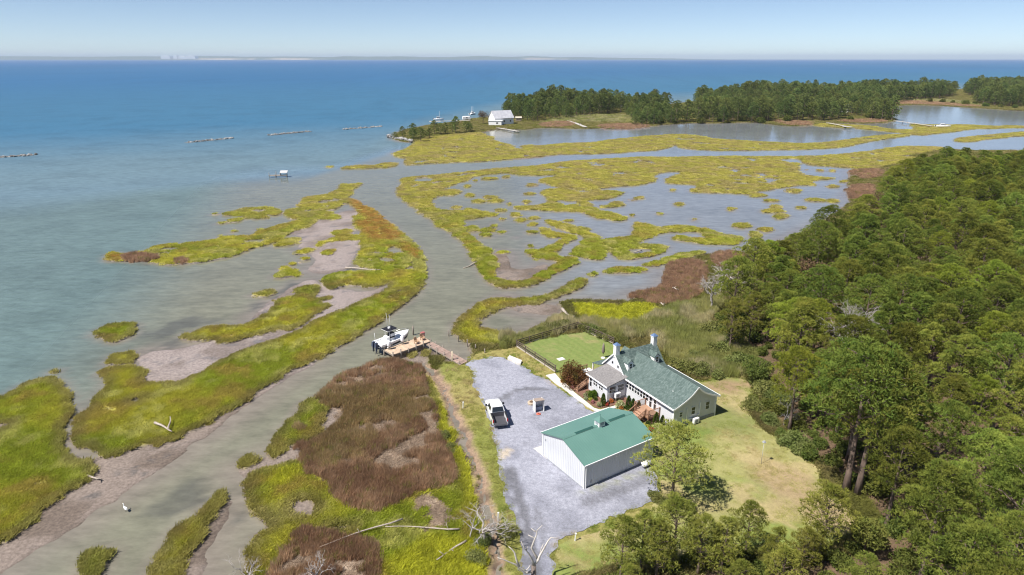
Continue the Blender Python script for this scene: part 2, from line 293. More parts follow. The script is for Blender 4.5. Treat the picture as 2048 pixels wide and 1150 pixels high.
def ground_colour(x, y, z, S):
    n1, n2, n3 = fbm(x / 5, y / 5, 41), fbm(x / 1.3, y / 1.3, 42), fbm(x / 16, y / 16, 43)
    sh = np.shape(x) + (3,)
    mudc = mix(np.broadcast_to(C(.215, .175, .15), sh), C(.145, .115, .095), smooth(n1, .4, .65))
    mudc = mix(mudc, C(.11, .10, .095), smooth(n2, .62, .8) * .8)
    c = mix(mudc, mudc * .6, smooth(z, .05, -.02))
    lag = smooth(-x, 22, 34) * smooth(y, 78, 90)
    c = mix(c, c * C(1.25, 1.3, 1.42), lag)
    c = mix(c, mix(np.broadcast_to(C(.36, .33, .06), sh), C(.26, .22, .08), smooth(n2, .4, .7)), smooth(S('marsh'), -.1, .5))
    c = mix(c, C(.24, .175, .125), smooth(S('rush'), 0, .5))
    soil = mix(np.broadcast_to(C(.14, .13, .05), sh), C(.20, .16, .09), smooth(n1, .4, .7))
    c = mix(c, soil, smooth(S('land'), -.3, .8) * (S('rush') < 0))
    c = mix(c, C(.20, .195, .07), smooth(S('reed'), 0, 1))
    c = mix(c, mix(np.broadcast_to(C(.27, .235, .085), sh), C(.19, .20, .05), smooth(n3, .35, .6)), smooth(S('yard'), -.3, .6))
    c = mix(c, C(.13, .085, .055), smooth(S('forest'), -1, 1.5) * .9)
    c = mix(c, mix(np.broadcast_to(C(.27, .19, .135), sh), C(.14, .10, .075), smooth(n2, .45, .7)), smooth(S('ditch'), -.9, .1))
    c = mix(c, mix(np.broadcast_to(C(.46, .37, .29), sh), C(.33, .25, .18), smooth(n2, .4, .65)), smooth(S('straw') + (n2 - .5) * 3, -.1, .5))
    return c

# ------------------------------------------------------------------ object helpers
COL = scene.collection
def link(o):
    COL.objects.link(o)
    return o
def tag(o, label=None, cat=None, group=None, kind=None):
    for k, v in (('label', label), ('category', cat), ('group', group), ('kind', kind)):
        if v:
            o[k] = v
    return o
def empty(name, loc=(0, 0, 0), rz=0):
    o = link(bpy.data.objects.new(name, None))
    o.location, o.rotation_euler = loc, (0, 0, rz)
    o.empty_display_size = .3
    return o
def thing(name, label, cat, loc=(0, 0, 0), rz=0, group=None):
    return tag(empty(name, loc, rz), label, cat, group)
def mesh_np(name, V, Fc, mat=None, col=None, attr='gcol', smooth_=True):
    me = bpy.data.meshes.new(name)
    V = np.ascontiguousarray(V, np.float32)
    Fc = np.ascontiguousarray(Fc, np.int32)
    k = Fc.shape[1]
    me.vertices.add(len(V))
    me.vertices.foreach_set('co', V.ravel())
    me.loops.add(Fc.size)
    me.loops.foreach_set('vertex_index', Fc.ravel())
    me.polygons.add(len(Fc))
    me.polygons.foreach_set('loop_start', np.arange(0, Fc.size, k, dtype=np.int32))
    if smooth_:
        me.polygons.foreach_set('use_smooth', np.ones(len(Fc), bool))
    if col is not None:
        a = me.color_attributes.new(attr, 'FLOAT_COLOR', 'POINT')
        c = np.ones((len(V), 4), np.float32)
        c[:, :3] = col
        a.data.foreach_set('color', c.ravel())
    me.update()
    me.validate()
    if mat:
        me.materials.append(mat)
    return me
class MB:
    """collects shapes; build() links them as one mesh object"""
    def __init__(s):
        s.v, s.f = [], []
    def add(s, v, f):
        n = len(s.v)
        s.v += [tuple(p) for p in v]
        s.f += [tuple(i + n for i in q) for q in f]
        return s
    def box(s, c, d, rz=0, taper=1.0):
        x, y, z = d[0] / 2, d[1] / 2, d[2] / 2
        ca, sa = math.cos(rz), math.sin(rz)
        v = []
        for k, t in ((-z, 1), (z, taper)):
            for a, b in ((-x, -y), (x, -y), (x, y), (-x, y)):
                v.append((c[0] + (a * ca - b * sa) * t, c[1] + (a * sa + b * ca) * t, c[2] + k))
        return s.add(v, [(3, 2, 1, 0), (4, 5, 6, 7), (0, 1, 5, 4), (1, 2, 6, 5), (2, 3, 7, 6), (3, 0, 4, 7)])
    def span(s, x0, x1, y0, y1, z0, z1):
        return s.box(((x0 + x1) / 2, (y0 + y1) / 2, (z0 + z1) / 2), (abs(x1 - x0), abs(y1 - y0), abs(z1 - z0)))
    def beam(s, p, q, w, h):
        p, q = Vector(p), Vector(q)
        d = (q - p).normalized()
        side = d.cross(Vector((0, 0, 1)))
        if side.length < 1e-4:
            side = Vector((1, 0, 0))
        side.normalize()
        up = side.cross(d)
        v = []
        for e in (p, q):
            for a, b in ((-1, -1), (1, -1), (1, 1), (-1, 1)):
                v.append(e + side * a * w / 2 + up * b * h / 2)
        return s.add(v, [(0, 1, 2, 3), (7, 6, 5, 4), (4, 5, 1, 0), (5, 6, 2, 1), (6, 7, 3, 2), (7, 4, 0, 3)])
    def tube(s, pts, rad, n=6, cap=True):
        pts = [Vector(p) for p in pts]
        v, f = [], []
        for i, p in enumerate(pts):
            d = (pts[min(i + 1, len(pts) - 1)] - pts[max(i - 1, 0)]).normalized()
            a = d.cross(Vector((0.13, 0.97, 0.2))).normalized()
            b = d.cross(a)
            r = rad[i] if hasattr(rad, '__len__') else rad
            for k in range(n):
                t = 2 * math.pi * k / n
                v.append(p + (a * math.cos(t) + b * math.sin(t)) * r)
        for i in range(len(pts) - 1):
            for k in range(n):
                f.append((i * n + k, i * n + (k + 1) % n, (i + 1) * n + (k + 1) % n, (i + 1) * n + k))
        if cap:
            f += [tuple(range(n - 1, -1, -1)), tuple(range((len(pts) - 1) * n, len(pts) * n))]
        return s.add(v, f)
    def cyl(s, c, r, h, n=10, r2=None):
        return s.tube([c, (c[0], c[1], c[2] + h)], [r, r if r2 is None else r2], n)
    def prism(s, prof, y0, y1, axis='y'):
        """profile in (x, z) swept along y (or in (y, z) along x)"""
        n = len(prof)
        v = [((a, y0, b) if axis == 'y' else (y0, a, b)) for a, b in prof] + [((a, y1, b) if axis == 'y' else (y1, a, b)) for a, b in prof]
        f = [(i, (i + 1) % n, n + (i + 1) % n, n + i) for i in range(n)] + [tuple(range(n - 1, -1, -1)), tuple(range(n, 2 * n))]
        return s.add(v, f)
    def quad(s, *p):
        return s.add(p, [tuple(range(len(p)))])
    def loft(s, rings, cap=True):
        n = len(rings[0])
        v = [p for r in rings for p in r]
        f = [(i * n + k, i * n + (k + 1) % n, (i + 1) * n + (k + 1) % n, (i + 1) * n + k) for i in range(len(rings) - 1) for k in range(n)]
        if cap:
            f += [tuple(range(n - 1, -1, -1)), tuple(range((len(rings) - 1) * n, len(rings) * n))]
        return s.add(v, f)
    def mesh(s, name, mat=None, sm=False):
        me = bpy.data.meshes.new(name)
        me.from_pydata(s.v, [], s.f)
        if mat:
            me.materials.append(mat)
        bm = bmesh.new()
        bm.from_mesh(me)
        bmesh.ops.recalc_face_normals(bm, faces=bm.faces)
        bm.to_mesh(me)
        bm.free()
        if sm:
            me.polygons.foreach_set('use_smooth', [True] * len(me.polygons))
        return me
    def build(s, name, mat, parent=None, sm=False):
        o = link(bpy.data.objects.new(name, s.mesh(name, mat, sm)))
        o.parent = parent
        return o
def obj(name, me, parent=None, loc=(0, 0, 0), rz=0, sc=1):
    o = link(bpy.data.objects.new(name, me))
    o.parent = parent
    o.location, o.rotation_euler = loc, (0, 0, rz)
    o.scale = sc if hasattr(sc, '__len__') else (sc, sc, sc)
    return o

# ------------------------------------------------------------------ materials
MATS = {}
def NM(name):
    m = bpy.data.materials.new(name)
    m.use_nodes = True
    nt = m.node_tree
    return m, nt, nt.nodes, nt.links, nt.nodes['Principled BSDF']
def mat(name, col, rough=.7, col2=None, scale=4.0, bump=0.0, bscale=30.0, metal=0.0, spec=.4, jitter=0.0, stretch=None, detail=4):
    if name in MATS:
        return MATS[name]
    m, nt, N, L, b = NM(name)
    b.inputs['Roughness'].default_value = rough
    b.inputs['Metallic'].default_value = metal
    b.inputs['Specular IOR Level'].default_value = spec
    tc = N.new('ShaderNodeTexCoord')
    src = tc.outputs['Object']
    if stretch:
        mp = N.new('ShaderNodeMapping')
        mp.inputs['Scale'].default_value = stretch
        L.new(src, mp.inputs[0])
        src = mp.outputs[0]
    out = None
    if col2 is not None:
        nz = N.new('ShaderNodeTexNoise')
        nz.inputs['Scale'].default_value = scale
        nz.inputs['Detail'].default_value = detail
        L.new(src, nz.inputs['Vector'])
        rp = N.new('ShaderNodeValToRGB')
        rp.color_ramp.elements[0].position, rp.color_ramp.elements[1].position = .36, .64
        rp.color_ramp.elements[0].color = (*col, 1)
        rp.color_ramp.elements[1].color = (*col2, 1)
        L.new(nz.outputs['Fac'], rp.inputs[0])
        out = rp.outputs[0]
    else:
        rgb = N.new('ShaderNodeRGB')
        rgb.outputs[0].default_value = (*col, 1)
        out = rgb.outputs[0]
    if jitter:
        oi = N.new('ShaderNodeObjectInfo')
        hs = N.new('ShaderNodeHueSaturation')
        mr = N.new('ShaderNodeMapRange')
        mr.inputs['To Min'].default_value, mr.inputs['To Max'].default_value = 1 - jitter, 1 + jitter
        L.new(oi.outputs['Random'], mr.inputs['Value'])
        L.new(mr.outputs[0], hs.inputs['Value'])
        L.new(out, hs.inputs['Color'])
        out = hs.outputs[0]
    L.new(out, b.inputs['Base Color'])
    if bump:
        nb = N.new('ShaderNodeTexNoise')
        nb.inputs['Scale'].default_value = bscale
        nb.inputs['Detail'].default_value = 3
        L.new(src, nb.inputs['Vector'])
        bp = N.new('ShaderNodeBump')
        bp.inputs['Strength'].default_value = min(bump, 1)
        bp.inputs['Distance'].default_value = .05
        L.new(nb.outputs['Fac'], bp.inputs['Height'])
        L.new(bp.outputs[0], b.inputs['Normal'])
    MATS[name] = m
    return m
def attr_ground(name, attr='gcol', nscale=3.0, amp=.35, bump=.5, bscale=6.0, dist=.08, rough=.95, fine=28.0):
    """ground whose colour is stored per vertex and broken up by two noises"""
    m, nt, N, L, b = NM(name)
    b.inputs['Roughness'].default_value = rough
    b.inputs['Specular IOR Level'].default_value = .15
    at = N.new('ShaderNodeAttribute')
    at.attribute_name = attr
    tc = N.new('ShaderNodeTexCoord')
    fac = []
    for sc, d in ((nscale, 6), (fine, 3)):
        nz = N.new('ShaderNodeTexNoise')
        nz.inputs['Scale'].default_value = sc
        nz.inputs['Detail'].default_value = d
        nz.inputs['Roughness'].default_value = .65
        L.new(tc.outputs['Object'], nz.inputs['Vector'])
        mr = N.new('ShaderNodeMapRange')
        mr.inputs['From Min'].default_value, mr.inputs['From Max'].default_value = .3, .7
        mr.inputs['To Min'].default_value, mr.inputs['To Max'].default_value = 1 - amp, 1 + amp
        L.new(nz.outputs['Fac'], mr.inputs['Value'])
        fac.append((mr, nz))
    mu = N.new('ShaderNodeMath')
    mu.operation = 'MULTIPLY'
    L.new(fac[0][0].outputs[0], mu.inputs[0])
    L.new(fac[1][0].outputs[0], mu.inputs[1])
    vm = N.new('ShaderNodeVectorMath')
    vm.operation = 'SCALE'
    L.new(at.outputs['Color'], vm.inputs[0])
    L.new(mu.outputs[0], vm.inputs['Scale'])
    L.new(vm.outputs[0], b.inputs['Base Color'])
    bp = N.new('ShaderNodeBump')
    bp.inputs['Strength'].default_value = bump
    bp.inputs['Distance'].default_value = dist
    nb = N.new('ShaderNodeTexNoise')
    nb.inputs['Scale'].default_value = bscale
    nb.inputs['Detail'].default_value = 5
    L.new(tc.outputs['Object'], nb.inputs['Vector'])
    L.new(nb.outputs['Fac'], bp.inputs['Height'])
    L.new(bp.outputs[0], b.inputs['Normal'])
    return m
def leaf_mat(name, col, col2, trans=.25, instancer=False, jitter=.18, hue=.02, scale=.7):
    m, nt, N, L, b = NM(name)
    N.remove(b)
    out = N['Material Output']
    if instancer:
        at = N.new('ShaderNodeAttribute')
        at.attribute_type = 'INSTANCER'
        at.attribute_name = 'col'
        c = at.outputs['Color']
    else:
        tc = N.new('ShaderNodeTexCoord')
        nz = N.new('ShaderNodeTexNoise')
        nz.inputs['Scale'].default_value = scale
        nz.inputs['Detail'].default_value = 3
        L.new(tc.outputs['Object'], nz.inputs['Vector'])
        rp = N.new('ShaderNodeValToRGB')
        rp.color_ramp.elements[0].position, rp.color_ramp.elements[1].position = .35, .65
        rp.color_ramp.elements[0].color, rp.color_ramp.elements[1].color = (*col, 1), (*col2, 1)
        L.new(nz.outputs['Fac'], rp.inputs[0])
        oi = N.new('ShaderNodeObjectInfo')
        hs = N.new('ShaderNodeHueSaturation')
        for inp, lo, hi, k in (('Value', 1 - jitter, 1 + jitter, 1.0), ('Hue', .5 - hue, .5 + hue, 7.31)):
            mu = N.new('ShaderNodeMath')
            mu.operation = 'MULTIPLY'
            mu.inputs[1].default_value = k
            fr = N.new('ShaderNodeMath')
            fr.operation = 'FRACT'
            mr = N.new('ShaderNodeMapRange')
            mr.inputs['To Min'].default_value, mr.inputs['To Max'].default_value = lo, hi
            L.new(oi.outputs['Random'], mu.inputs[0])
            L.new(mu.outputs[0], fr.inputs[0])
            L.new(fr.outputs[0], mr.inputs['Value'])
            L.new(mr.outputs[0], hs.inputs[inp])
        L.new(rp.outputs[0], hs.inputs['Color'])
        c = hs.outputs[0]
    d = N.new('ShaderNodeBsdfDiffuse')
    t = N.new('ShaderNodeBsdfTranslucent')
    mx = N.new('ShaderNodeMixShader')
    mx.inputs[0].default_value = trans
    L.new(c, d.inputs[0])
    L.new(c, t.inputs[0])
    L.new(d.outputs[0], mx.inputs[1])
    L.new(t.outputs[0], mx.inputs[2])
    L.new(mx.outputs[0], out.inputs['Surface'])
    return m
white = mat('white_paint', (.80, .80, .79), .5)
glass = mat('dark_window_glass', (.02, .025, .03), .06, spec=.8)

# ------------------------------------------------------------------ the ground: one sheet of marsh, mud and mainland
def in_view(x, y, k=1.18, pad=14):
    return np.abs(x) < .79 * np.maximum(y, 1) * k + pad
def build_ground():
    Vs, Fs, Cs, base = [], [], [], 0
    boxes = []
    for r in RAST:
        X, Y = r['X'], r['Y']
        S = lambda n: r['F'][n]
        Z = height(X, Y, S)
        keep = (Z > -.42) & in_view(X, Y)
        cell = keep[:-1, :-1] | keep[1:, :-1] | keep[:-1, 1:] | keep[1:, 1:]
        for (a, b, c, d) in boxes:
            xc, yc = X[:-1, :-1] + r['st'] / 2, Y[:-1, :-1] + r['st'] / 2
            cell &= ~((xc > a + r['st'] * .6) & (xc < b - r['st'] * .6) & (yc > c + r['st'] * .6) & (yc < d - r['st'] * .6))
        boxes.append((r['x0'], r['x1'], r['y0'], r['y1']))
        idx = np.arange(X.size).reshape(X.shape)
        i, j = np.nonzero(cell)
        F = np.stack([idx[i, j], idx[i, j + 1], idx[i + 1, j + 1], idx[i + 1, j]], 1)
        used = np.unique(F)
        remap = np.full(X.size, -1)
        remap[used] = np.arange(len(used))
        V = np.stack([X.ravel()[used], Y.ravel()[used], Z.ravel()[used]], 1)
        if boxes[0] != boxes[-1]:
            V[:, 2] -= .0
        Sf = lambda n: r['F'][n].ravel()[used]
        Cs.append(ground_colour(V[:, 0], V[:, 1], V[:, 2], Sf))
        Vs.append(V)
        Fs.append(remap[F] + base)
        base += len(used)
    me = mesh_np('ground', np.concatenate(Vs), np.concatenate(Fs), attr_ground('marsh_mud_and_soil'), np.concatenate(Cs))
    tag(obj('ground', me), 'low marsh ground of peat, mudflat and sandy soil around the creek', 'ground', kind='structure')
    print('ground tris', 2 * len(np.concatenate(Fs)))
build_ground()

# ------------------------------------------------------------------ the water
def geo(a, b, n):
    return list(np.geomspace(a, b, n))
def shore_line(x):
    return np.interp(x, [-2000, -178, -80, -60, -11, 205, 870, 3000], [-640, 228, 275, 360, 545, 710, 1100, 2000])
def build_water():
    ys = np.concatenate([[10], np.arange(26, 150, 1.1), np.arange(150, 434, 3.0), np.arange(440, 1200, 12.0), geo(1220, 42000, 34)])
    xp = np.concatenate([np.arange(0, 118, 1.2), np.arange(119, 345, 3.0), np.arange(350, 1200, 14.0), geo(1230, 42000, 26)])
    xs = np.concatenate([-xp[:0:-1], xp])
    X, Y = np.meshgrid(xs, ys)
    x, y = X.ravel(), Y.ravel()
    d = lambda n: sample(n, x, y)
    s = (y - shore_line(x)) * .9 + 40 * (fbm(x / 90, y / 60, 61) - .5)
    n = fbm(x / 14, y / 9, 62)
    sh = x.shape + (3,)
    left = smooth(-x - 38 - .28 * (y - 50), 0, 28)                                 # outer, open side of the spit
    pond = smooth(x + 8, 0, 30) * smooth(y, 95, 130)
    c = mix(np.broadcast_to(C(.18, .178, .13), sh), C(.115, .165, .16), left)
    c = mix(c, C(.20, .215, .235), pond * .9)
    c = mix(c, C(.125, .19, .225), smooth(s, -45, -5))
    c = mix(c, C(.045, .14, .235), smooth(s, 5, 260))
    c = mix(c, C(.03, .12, .25), smooth(s, 250, 1500))
    c = mix(c, C(.022, .105, .27), smooth(s, 1500, 9000))
    c = mix(c, c * .82, smooth(n, .45, .7) * .7)
    shal = np.maximum(smooth(d('mud'), -5.5, .2), .8 * smooth(d('marsh'), -2.2, .2))
    shal = np.maximum(shal, .75 * smooth(d('land'), -6, 0))
    c = mix(c, C(.20, .17, .145), np.clip(shal * (.5 + .7 * n), 0, .85))
    c = mix(c, C(.085, .085, .075), smooth(d('weed') + (fbm(x / 2.5, y / 2.5, 63) - .5) * 9, 0, 2.5) * .7)
    idx = np.arange(x.size).reshape(X.shape)
    F = np.stack([idx[:-1, :-1], idx[:-1, 1:], idx[1:, 1:], idx[1:, :-1]], -1).reshape(-1, 4)
    m, nt, N, L, b = NM('bay_water')
    at = N.new('ShaderNodeAttribute')
    at.attribute_name = 'wcol'
    tc = N.new('ShaderNodeTexCoord')
    geo_n = N.new('ShaderNodeSeparateXYZ')
    L.new(tc.outputs['Object'], geo_n.inputs[0])
    b.inputs['Roughness'].default_value = .10
    b.inputs['IOR'].default_value = 1.33
    b.inputs['Specular IOR Level'].default_value = .5
    mp = N.new('ShaderNodeMapping')
    mp.inputs['Scale'].default_value = (.55, 1.3, 1)
    mp.inputs['Rotation'].default_value = (0, 0, R(14))
    L.new(tc.outputs['Object'], mp.inputs[0])
    hs = []
    for sc, wgt in ((1.6, .5), (.35, 1.0), (.06, 1.6)):
        nz = N.new('ShaderNodeTexNoise')
        nz.inputs['Scale'].default_value = sc
        nz.inputs['Detail'].default_value = 3
        L.new(mp.outputs[0], nz.inputs['Vector'])
        mu = N.new('ShaderNodeMath')
        mu.operation = 'MULTIPLY'
        mu.inputs[1].default_value = wgt
        L.new(nz.outputs['Fac'], mu.inputs[0])
        hs.append(mu)
    a1 = N.new('ShaderNodeMath')
    L.new(hs[0].outputs[0], a1.inputs[0])
    L.new(hs[1].outputs[0], a1.inputs[1])
    a2 = N.new('ShaderNodeMath')
    L.new(a1.outputs[0], a2.inputs[0])
    L.new(hs[2].outputs[0], a2.inputs[1])
    # the open bay is choppier than the sheltered creek
    ch = N.new('ShaderNodeAttribute')
    ch.attribute_name = 'chop'
    ms = N.new('ShaderNodeMapRange')           # steep wavelets mirror less of the low sky
    ms.inputs['From Min'].default_value, ms.inputs['From Max'].default_value = .12, .87
    ms.inputs['To Min'].default_value, ms.inputs['To Max'].default_value = .5, .06
    L.new(ch.outputs['Fac'], ms.inputs['Value'])
    L.new(ms.outputs[0], b.inputs['Specular IOR Level'])
    mrg = N.new('ShaderNodeMapRange')
    mrg.inputs['From Min'].default_value, mrg.inputs['From Max'].default_value = .12, .87
    mrg.inputs['To Min'].default_value, mrg.inputs['To Max'].default_value = .10, .38
    L.new(ch.outputs['Fac'], mrg.inputs['Value'])
    L.new(mrg.outputs[0], b.inputs['Roughness'])
    bp = N.new('ShaderNodeBump')
    bp.inputs['Distance'].default_value = .22
    L.new(ch.outputs['Fac'], bp.inputs['Strength'])
    L.new(a2.outputs[0], bp.inputs['Height'])
    L.new(bp.outputs[0], b.inputs['Normal'])
    # light and dark of the ripples, painted into the water colour as stretched noise
    mr = N.new('ShaderNodeMapRange')
    mr.inputs['From Min'].default_value, mr.inputs['From Max'].default_value = .3, .7
    mr.inputs['To Min'].default_value, mr.inputs['To Max'].default_value = .76, 1.24
    nz = N.new('ShaderNodeTexNoise')
    nz.inputs['Scale'].default_value = .5
    nz.inputs['Detail'].default_value = 6
    nz.inputs['Roughness'].default_value = .7
    L.new(mp.outputs[0], nz.inputs['Vector'])
    L.new(nz.outputs['Fac'], mr.inputs['Value'])
    vm = N.new('ShaderNodeVectorMath')
    vm.operation = 'SCALE'
    L.new(at.outputs['Color'], vm.inputs[0])
    L.new(mr.outputs[0], vm.inputs['Scale'])
    L.new(vm.outputs[0], b.inputs['Base Color'])
    me = mesh_np('water', np.stack([x, y, 0 * x], 1), F, m, c, 'wcol')
    a = me.attributes.new('chop', 'FLOAT', 'POINT')
    chop = .12 + .75 * smooth(s, -30, 40) + .5 * left * (1 - smooth(s, -30, 40))
    a.data.foreach_set('value', chop.astype(np.float32))
    tag(obj('water', me), 'blue bay water running into a grey-green tidal creek and pools', 'water', kind='structure')
    print('water tris', 2 * len(F))
build_water()

# ------------------------------------------------------------------ far shore across the bay
def build_far_shore():
    n = 420
    t = np.linspace(0, 1, n)
    xs = -26500 + 40500 * t
    yb = 24000 + 5000 * t + 600 * np.sin(t * 9)
    top = 62 + 78 * fbm(t * 40, t * 0, 71) + 20 * fbm(t * 240, t * 0, 72)
    top = top * np.clip((1 - t) * 5, 0.02, 1) * np.where(t > .68, np.clip((.92 - t) / .24, .02, 1), 1)
    V, F, K = [], [], []
    cl = smooth(fbm(t * 22, t * 0 + 5, 73), .48, .6) * smooth(t, .32, .4) * (1 - smooth(t, .66, .74))
    rows = 5
    for i in range(n):
        for k, (dy, f) in enumerate(((0, -.02), (40, .30), (90, .70), (390, 1.0), (3900, 1.02))):
            V.append((xs[i], yb[i] + dy, top[i] * f))
            green = C(.05, .085, .035)
            K.append(green * (1 - cl[i]) + C(.50, .40, .30) * cl[i] if k <= 1 else green)
    for i in range(n - 1):
        for k in range(rows - 1):
            a = i * rows + k
            F.append((a, a + rows, a + rows + 1, a + 1))
    me = mesh_np('far_shore', np.array(V), np.array(F), attr_ground('wooded_far_shore', nscale=.01, amp=.25, bump=.2, bscale=.02, dist=5, fine=.05), np.array(K))
    tag(obj('far_shore', me), 'long low wooded shore with pale cliffs on the horizon across the bay', 'shore', kind='structure')
    # pale works on that shore
    w = thing('waterfront_works', 'cluster of pale white industrial buildings and tanks on the far shore', 'buildings', (-12000, 25000, 112))
    w.scale = (2.2, 2.2, 1.8)
    wm = mat('pale_concrete', (.8, .8, .78), .6)
    for dx, wd, h in ((-190, 150, 16), (-30, 60, 22), (90, 140, 13), (230, 130, 17)):
        m = MB()
        m.span(dx - wd / 2, dx + wd / 2, -60, 60, -44, h - 10)
        m.span(dx - wd * .35, dx + wd * .2, -50, 40, h - 10, h)
        m.build('hall', wm, w)
    for dx in (-30, 60):
        MB().cyl((dx * .5, -10, -40), 10, 50, 12).build('tank', wm, w)
build_far_shore()

# ------------------------------------------------------------------ scattering by geometry nodes (ground cover only)
def scatter(name, P, scale, rot, col, protos, idx, label, cat, tilt=None):
    me = bpy.data.meshes.new(name)
    n = len(P)
    me.vertices.add(n)
    me.vertices.foreach_set('co', np.ascontiguousarray(P, np.float32).ravel())
    def att(nm, ty, v, key):
        a = me.attributes.new(nm, ty, 'POINT')
        a.data.foreach_set(key, np.ascontiguousarray(v).ravel())
    att('siz', 'FLOAT_VECTOR', scale.astype(np.float32), 'vector')
    r3 = np.zeros((n, 3), np.float32)
    r3[:, 2] = rot
    if tilt is not None:
        r3[:, :2] = tilt
    att('rot', 'FLOAT_VECTOR', r3, 'vector')
    c4 = np.ones((n, 4), np.float32)
    c4[:, :3] = col
    att('col', 'FLOAT_COLOR', c4, 'color')
    att('pick', 'INT', idx.astype(np.int32), 'value')
    cl = bpy.data.collections.new(name + '_kinds')
    for k, pm in enumerate(protos):
        cl.objects.link(bpy.data.objects.new('%s_%02d' % (name, k), pm))
    ng = bpy.data.node_groups.new(name, 'GeometryNodeTree')
    ng.interface.new_socket('Geometry', in_out='INPUT', socket_type='NodeSocketGeometry')
    ng.interface.new_socket('Geometry', in_out='OUTPUT', socket_type='NodeSocketGeometry')
    N, L = ng.nodes, ng.links
    gi, go = N.new('NodeGroupInput'), N.new('NodeGroupOutput')
    ci = N.new('GeometryNodeCollectionInfo')
    ci.inputs['Collection'].default_value = cl
    ci.inputs['Separate Children'].default_value = True
    ci.inputs['Reset Children'].default_value = True
    ip = N.new('GeometryNodeInstanceOnPoints')
    ip.inputs['Pick Instance'].default_value = True
    def na(nm, ty):
        a = N.new('GeometryNodeInputNamedAttribute')
        a.data_type = ty
        a.inputs['Name'].default_value = nm
        return a.outputs['Attribute']
    m2p = N.new('GeometryNodeMeshToPoints')
    L.new(gi.outputs[0], m2p.inputs[0])
    L.new(m2p.outputs[0], ip.inputs['Points'])
    L.new(ci.outputs[0], ip.inputs['Instance'])
    L.new(na('pick', 'INT'), ip.inputs['Instance Index'])
    L.new(na('siz', 'FLOAT_VECTOR'), ip.inputs['Scale'])
    L.new(na('rot', 'FLOAT_VECTOR'), ip.inputs['Rotation'])
    L.new(ip.outputs[0], go.inputs[0])
    o = obj(name, me)
    md = o.modifiers.new('scatter', 'NODES')
    md.node_group = ng
    return tag(o, label, cat, kind='stuff')

def tuft_mesh(name, blades, spread, bend, width, m, seed):
    g = np.random.default_rng(seed)
    V, F = [], []
    for k in range(blades):
        a, r = g.uniform(0, 6.283), spread * math.sqrt(g.uniform())
        x, y = r * math.cos(a), r * math.sin(a)
        h = g.uniform(.55, 1.0)
        b, d = g.uniform(.1, bend), g.uniform(0, 6.283)
        dx, dy = b * math.cos(d), b * math.sin(d)
        w = width * g.uniform(.6, 1.2)
        px_, py_ = -math.sin(d + 1) * w, math.cos(d + 1) * w
        i = len(V)
        V += [(x - px_, y - py_, -.05), (x + px_, y + py_, -.05), (x + dx * .45 + px_ * .7, y + dy * .45 + py_ * .7, h * .62), (x + dx * .45 - px_ * .7, y + dy * .45 - py_ * .7, h * .62), (x + dx, y + dy, h)]
        F += [(i, i + 1, i + 2), (i, i + 2, i + 3), (i + 3, i + 2, i + 4)]
    return mesh_np(name, np.array(V), np.array(F), m, smooth_=False)
grass_m = leaf_mat('grass_blades', None, None, .5, True)
TUFT = [tuft_mesh('grass_tuft', 26, .5, .5, .05, grass_m, i) for i in range(4)]
RUSH = [tuft_mesh('rush_tuft', 30, .5, .35, .03, grass_m, 20 + i) for i in range(4)]

